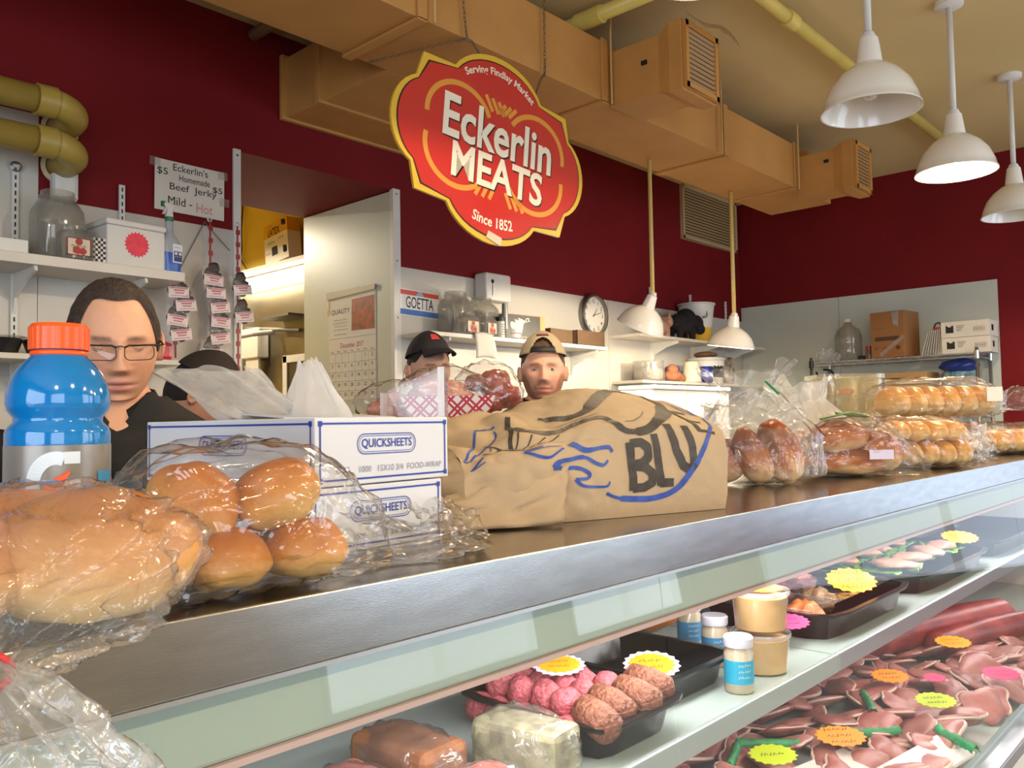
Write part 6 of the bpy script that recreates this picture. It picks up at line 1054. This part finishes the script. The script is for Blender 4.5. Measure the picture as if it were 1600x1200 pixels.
    for sx in (-1, 1):          # ears
        def ear():
            o = len(mb.v)
            def f(u, v):
                a = 2*pi*u; q = v; r_ = (.0165+.0025*sin(a), .031); rim = .0075*(1-q**3)-.006*gauss(q-.45, .18); ex = r_[0]*q*cos(a); ez = r_[1]*q*sin(a)*(1-.25*(sin(a) < 0)*abs(sin(a))); return hx(Vector((sx*(RXH*.98+.012+rim*(.6+.6*max(0, -cos(a)*-1))+.012*max(0, ex/.0165*.6)), .012+ex, -.006+ez)))
            mb.grid(f, 28, 9, cu=True)
            mb.grid(lambda u, v: hx(Vector((sx*(RXH*.90+.02*v), .010+.014*(1-.1*v)*cos(2*pi*u), -.008+.027*sin(2*pi*u)))), 20, 4, cu=True)
        put(ear)
    eyes = []
    for sx in (-1, 1):          # eyelids around the eyeball
        ey = face_y(.031, .002); ec = Vector((sx*.0315, ey+.0098, .001)); eyes.append(ec)
        def lids():
            for lo, hi, dz in ((lid[0], 88, 1), (-88, lid[1], -1)):
                def f(u, v):
                    az = rad(-78+156*u); edge = (lo if dz > 0 else hi)*cos(az)**.8*1.0; el = rad(edge+((hi if dz > 0 else lo)-edge)*v); R = .0139; return hx(ec+Vector((R*cos(el)*sin(az), -R*cos(el)*cos(az), R*sin(el))))
                mb.grid(f, 20, 8)
        o_ = len(mb.v); put(lids)
        for q_ in range(o_, len(mb.v)):
            if (q_-o_) % 8 == 0: tint[q_] = tuple(.45*a+.55*b for a, b in zip(sk, bw))
    A = arms or [((-.235, .02, .98), (-.25, -.10, .74)), ((.235, .02, .98), (.25, -.10, .74))]
    for sx, (el_, wr_) in zip((-1, 1), A):
        def arm():
            sh = Vector((sx*.175, .005, hz+.118-.305)); e = Vector(el_); w_ = Vector(wr_); mb.tube(smooth_pts([sh, e, w_], 6), [.052, .05, .048, .045, .042, .041, .042, .041, .038, .034, .030, .027, .026], 14); d = (w_-e).normalized(); sd = d.cross(Vector((0, 0, 1))); sd = sd.normalized() if sd.length > .1 else Vector((1, 0, 0)); nn = sd.cross(d)
            def palm(u, v): a = 2*pi*u; rr_ = (.25+.75*sin(pi*min(1, max(0, v*.86+.08)))**.5); return w_+d*(.09*v)+sd*(.040*cos(a)*rr_)+nn*(.0145*sin(a)*rr_)
            mb.grid(palm, 16, 9, cu=True)
            for j, L in enumerate((.068, .078, .074, .058)): b0 = w_+d*.078+sd*(.028-.0185*j); mb.tube([b0, b0+d*L*.45-nn*.008, b0+d*L*.8-nn*.024, b0+d*L*.95-nn*.036], [.0095, .009, .0085, .006], 8)
            b0 = w_+d*.028+sd*.032*-sx*(1 if sx < 0 else 1); mb.tube([b0, b0+sd*.022*-sx+d*.022-nn*.006, b0+sd*.030*-sx+d*.048-nn*.014], [.0125, .0105, .0075], 8)
        put(arm)
        put(lambda: mb.tube(smooth_pts([(sx*.09, .0, hz+.118-.90), (sx*.10, -.01, .48), (sx*.10, .01, .09)], 5), [.09, .085, .078, .072, .065, .058, .055, .052, .048, .044, .042], 14))
    mb.done('body', vcol_mat('skin', .5, (260, .05), .0), t, smooth=True, tint=tint)
    for sx, ec in zip((-1, 1), eyes):
        e = MB(); R = .0128; ez, ex = rad(look[1]), rad(look[0])
        for k, (a0, a1) in enumerate(((29, 180), (13, 29.1), (0, 13.1))):
            e.mi = k; o_ = .0004*k
            e.grid(lambda u, v: Matrix.Rotation(ex, 3, 'Z') @ Matrix.Rotation(ez, 3, 'X') @ Vector(((R+o_)*sin(rad(a0+(a1-a0)*v))*cos(2*pi*u), -(R+o_)*cos(rad(a0+(a1-a0)*v)), (R+o_)*sin(rad(a0+(a1-a0)*v))*sin(2*pi*u))), 24, 8, cu=True)
        e.v = [tuple(hx(Vector(v)+ec)) for v in e.v]; e.done('eye', [mat('eye_white', '#d8cfc8', .2), mat('iris_'+iris, iris, .15), mat('pupil', '#0a0a0c', .1)], t, smooth=True)
    # shirt: torso shell with sleeves and collar
    sh = MB(); SR_ = [r for r in tor if r[0] <= -.215]
    def shirt_f(u, v):
        a = -pi+2*pi*u; f = v*(len(SR_)-2); i = min(int(f), len(SR_)-2); q = f-i; R0, R1 = SR_[i], SR_[i+1]; z, rx, ry, yo = [R0[k]+(R1[k]-R0[k])*q for k in range(4)]
        g = max(0, 1-abs(a)/.55)*vneck*max(0, 1-v*3.2); e_ = .014+.010*max(0, 1-v*4); return Vector(((rx+e_)*sin(a), -(ry+e_+.02*g)*cos(a)+yo-.015, hz+.118+z+.004*nz(a*2, z*8)-g*.9))
    sh.grid(shirt_f, 72, 44, cu=True)
    for sx, (el_, wr_) in zip((-1, 1), A): s0 = Vector((sx*.165, .005, hz+.118-.30)); e = Vector(el_); P_ = smooth_pts([s0, s0.lerp(e, .5), s0.lerp(e, sleeve*1.3)], 5); sh.tube(P_, [.066-.002*k/2 for k in range(len(P_))], 18)
    col = MB(); col.grid(lambda u, v: Vector(((.068+.020*v+.012*gauss(u-.5, .2))*sin(-pi+2*pi*u), -(.072+.022*v)*cos(-pi+2*pi*u)+.008, hz+.118-.212-.038*v-max(0, 1-abs(-pi+2*pi*u)/.8)*vneck*.6+.010*cos(-pi+2*pi*u+pi))), 48, 5, cu=True)
    cloth = mat('cloth_'+shirt, shirt, .85, nz=(20, .15), bump=(120, .15)); sh_o = sh.done('shirt', cloth, t, smooth=True); col.done('collar', cloth, sh_o, smooth=True, solid=.003)
    pn = MB()
    for sx in (-1, 1): pn.tube(smooth_pts([(sx*.085, .0, hz+.118-.82), (sx*.10, -.01, .48), (sx*.10, .01, .05)], 5), [.115, .11, .105, .10, .095, .09, .085, .08, .078, .075, .075], 16); 
    pn.done('trousers', mat('cloth_'+pants, pants, .85, nz=(20, .15)), t, smooth=True)
    for sx in (-1, 1): MB().ell((sx*.10, -.05, .04), (.05, .14, .045), 18, 10).done('shoe', BLACKP, t, smooth=True)
    if hair:
        hm = MB(); fr_, sd_, bk_ = hairline
        def hf(u, v):
            a = -pi+2*pi*u; c = cos(a); q_ = max(0, min(1, (1.22-abs(a))/.42)); q_ = q_*q_*(3-2*q_); zl = sd_+(fr_-sd_)*q_+.003*q_*gauss(abs(a)-.55, .2) if c > 0 else sd_+(bk_-sd_)*(-c)**.6; ph = math.acos(max(-1, min(1, zl/RZH)))*v; fade = .3+.7*min(1, (1-v)*5); return hx(head_pt(a, max(1e-3, ph), (.0085+.003*nz(a*6, v*14, 1))*(1-.5*max(0, min(1, (abs(a)-.7)/.5))*max(0, min(1, v*1.5-.5)))*fade+.0008))
        hm.grid(hf, 90, 40, cu=True); hm.done('hair', mat('hair_'+hair, hair, .75, nz=(60, .4), bump=(220, .6)), t, smooth=True)
    return t, hx
def cap_crown(t, hx, m, tilt, opening=False, panel_off=.017):
    """crown sits on the skull above a tilted sweatband plane"""
    c = MB(); NU, NV = 96, 30
    def f(u, v): a = -pi+2*pi*u; zl = .052+tilt*cos(a); ph = math.acos(max(-1, min(1, zl/RZH)))*v; p = head_pt(a, max(1e-3, ph), panel_off+.004*(1-v)); p.z += .012*(1-v)**.6; return hx(p)
    vs = [f(i/NU, j/(NV-1)) for i in range(NU) for j in range(NV)]; fs = []
    for i in range(NU):
        for j in range(NV-1):
            a = -pi+2*pi*(i+.5)/NU; v = (j+.5)/(NV-1)
            if opening and abs(a) < .52 and v > .97-.42*sqrt(max(0, 1-(a/.52)**2)): continue
            fs.append((i*NV+j, ((i+1) % NU)*NV+j, ((i+1) % NU)*NV+j+1, i*NV+j+1))
    c.add(vs, fs); return c.done('crown', m, t, smooth=True, solid=.002), f
def brim(parent, hx, m, mu, a0, z0, L, droop, tilt, hw=.86, und=None):
    b = MB()
    def f(u, v): a = a0+hw*(2*u-1); p = head_pt(a, math.acos(max(-1, min(1, z0/RZH))), .017); d = Vector((sin(a0), -cos(a0), 0)); e = (1-(2*u-1)**2)**.5; return hx(p+d*(L*v*(.35+.65*e))+Vector((0, 0, -droop*v*v-.018*v*(2*u-1)**2+tilt*v)))
    b.grid(f, 30, 12); o = b.done('brim', m, parent, smooth=True, solid=.004)
    return o
# man in glasses, looking down at his work
m1, hx1 = person('man in black polo and dark rimmed glasses looking down behind the counter', (.690, 1.70, 0), 1.672, rad(-19), (12, -2, 2), '#d8a283', '#b5736a', None, '#4a3226', '#4a4038', (-14, -22), (0, -32), [((-.27, .05, .98), (-.22, -.14, 1.12)), ((.27, .05, .98), (.20, -.14, 1.12))], '#131214', .075, .5, '#3a2a22', (.086, -.012, -.05))
gf = MB(); gy = face_y(0, .004)-.006
for sx in (-1, 1):
    P = [Vector((sx*.033+x*1.0, gy+.012*(abs(sx*.033+x)/.06)**2, -.004+y)) for x, y in [(a, b) for a, b in rrect(.052, .028, .010, 4)]]; gf.tube([hx1(p) for p in P], .0009, 6, closed=True)
    top = [hx1(Vector((sx*(.008+.052*k/8), gy-.0005+.012*((.008+.052*k/8)/.06)**2, .0095-.003*(k == 0)))) for k in range(9)]; gf.tube(top, .0019, 6)
    gf.tube([hx1(Vector((sx*.060, gy+.012, .008))), hx1(Vector((sx*.078, gy+.03, .008))), hx1(Vector((sx*.081, 0, .008))), hx1(Vector((sx*.080, .02, .0)))], .0019, 6)
gf.tube([hx1(Vector((-.009, gy, .006))), hx1(Vector((0, gy-.003, .009))), hx1(Vector((.009, gy, .006)))], .0012, 6)
go = gf.done('glasses_frame', mat('glasses_black', '#141216', .3), m1, smooth=True); ln = MB()
for sx in (-1, 1): ln.add([hx1(Vector((sx*.033+x, gy+.012*(abs(sx*.033+x)/.06)**2+.0004, -.004+y))) for x, y in rrect(.051, .027, .010, 4)], [tuple(range(20))])
ln.done('lenses', film_mat('lens_glass', (.9, .9, .9), .02, .03, .02, None), go)
lanyard = MB(); lanyard.grid(lambda u, v: Vector((-.045+.012*v+(.012+.03*v)*u, -.142-.01*v, 1.672-.305-.14*v)), 3, 8); lanyard.done('red_lanyard', mat('red_strap', '#c02036', .6), m1, solid=.002)
# man with the backwards cap
m2, hx2 = person('bearded man in a backwards tan cap staring over the grocery sack', (2.335, 1.99, 0), 1.683, rad(-49), (-2, 0, 0), '#e0aa90', '#c07a70', '#95582f', '#8a5a3c', '#6f8aa0', (15, -17), (0, 0), None, '#1b1a1c', .03, .6, '#5a4030', (.066, .03, -.05))
TANC = mat('tan_cap', '#b5a484', .85, nz=(8, .08), bump=(200, .2)); cp_ = MB(); 
cr, fcr = cap_crown(m2, hx2, TANC, .002, True, .016); cr.name = 'cap'
st_ = MB(); st_.grid(lambda u, v: hx2(head_pt(-.55+1.1*u, math.acos((.054+.017*v)/RZH), .019)), 20, 4); st_.done('cap_strap', DARK, cr, smooth=True, solid=.002)
pt_ = MB(); pt_.grid(lambda u, v: hx2(head_pt(-.42+.84*u, math.acos((.1015+.0075*v)/RZH), .0235)+Vector((0, 0, .004))), 14, 3); pt_.done('cap_patch', mat('cap_patch', '#3a2426', .6), cr, smooth=True, solid=.0015); pq = MB(); pq.grid(lambda u, v: hx2(head_pt(-.34+.68*u, math.acos((.1035+.0035*v)/RZH), .0255)+Vector((0, 0, .004))), 12, 3); pq.done('cap_patch_print', mat('cap_patch_red', '#c05a5a', .6), cr)
brim(cr, hx2, mat('green_brim', '#2f6a4a', .8), None, pi, .04, .07, .05, -.01)
# man with the black cap, face turned along the counter
m3, hx3 = person('man in a black cap looking sideways behind the wrapped meat', (2.205, 2.47, 0), 1.715, rad(-24), (4, -3, 6), '#d3a48c', '#b5756c', None, '#3a2a22', '#4a4038', (13, -15), (12, 0), None, '#101012', .02, .6, '#2a1f1a', (.06, .03, -.04))
BLK = mat('black_cap', '#15121a', .85, bump=(200, .2)); cr3, _ = cap_crown(m3, hx3, BLK, .018, False, .017); cr3.name = 'cap'; brim(cr3, hx3, BLK, None, 0, .072, .10, .024, .010)
em = MB(); em.grid(lambda u, v: hx3(head_pt(-.26+.52*u, math.acos((.094+.016*v)/RZH), .0245)+Vector((0, 0, .004))), 10, 4); em.done('cap_emblem', mat('cap_emblem', '#c03a3a', .6), cr3, solid=.002)
# worker bending behind the cartons, only the cap and shoulders show
m4_, hx4 = person('worker in a dark cap bending down behind the white cartons', (1.17, 2.42, 0), 1.615, rad(60), (28, 0, 0), '#b98468', '#9a5a52', None, '#2a1f1a', '#4a4038', (0, -15), (0, 0), None, '#131214', .0, .6, '#1c1412', (.06, .0, -.06), group='shop workers')
cr4, _ = cap_crown(m4_, hx4, mat('dark_brown_cap', '#241a18', .85), -.004, False, .017); cr4.name = 'cap'; brim(cr4, hx4, mat('dark_brown_cap'), None, 0, .056, .07, .025, .006)
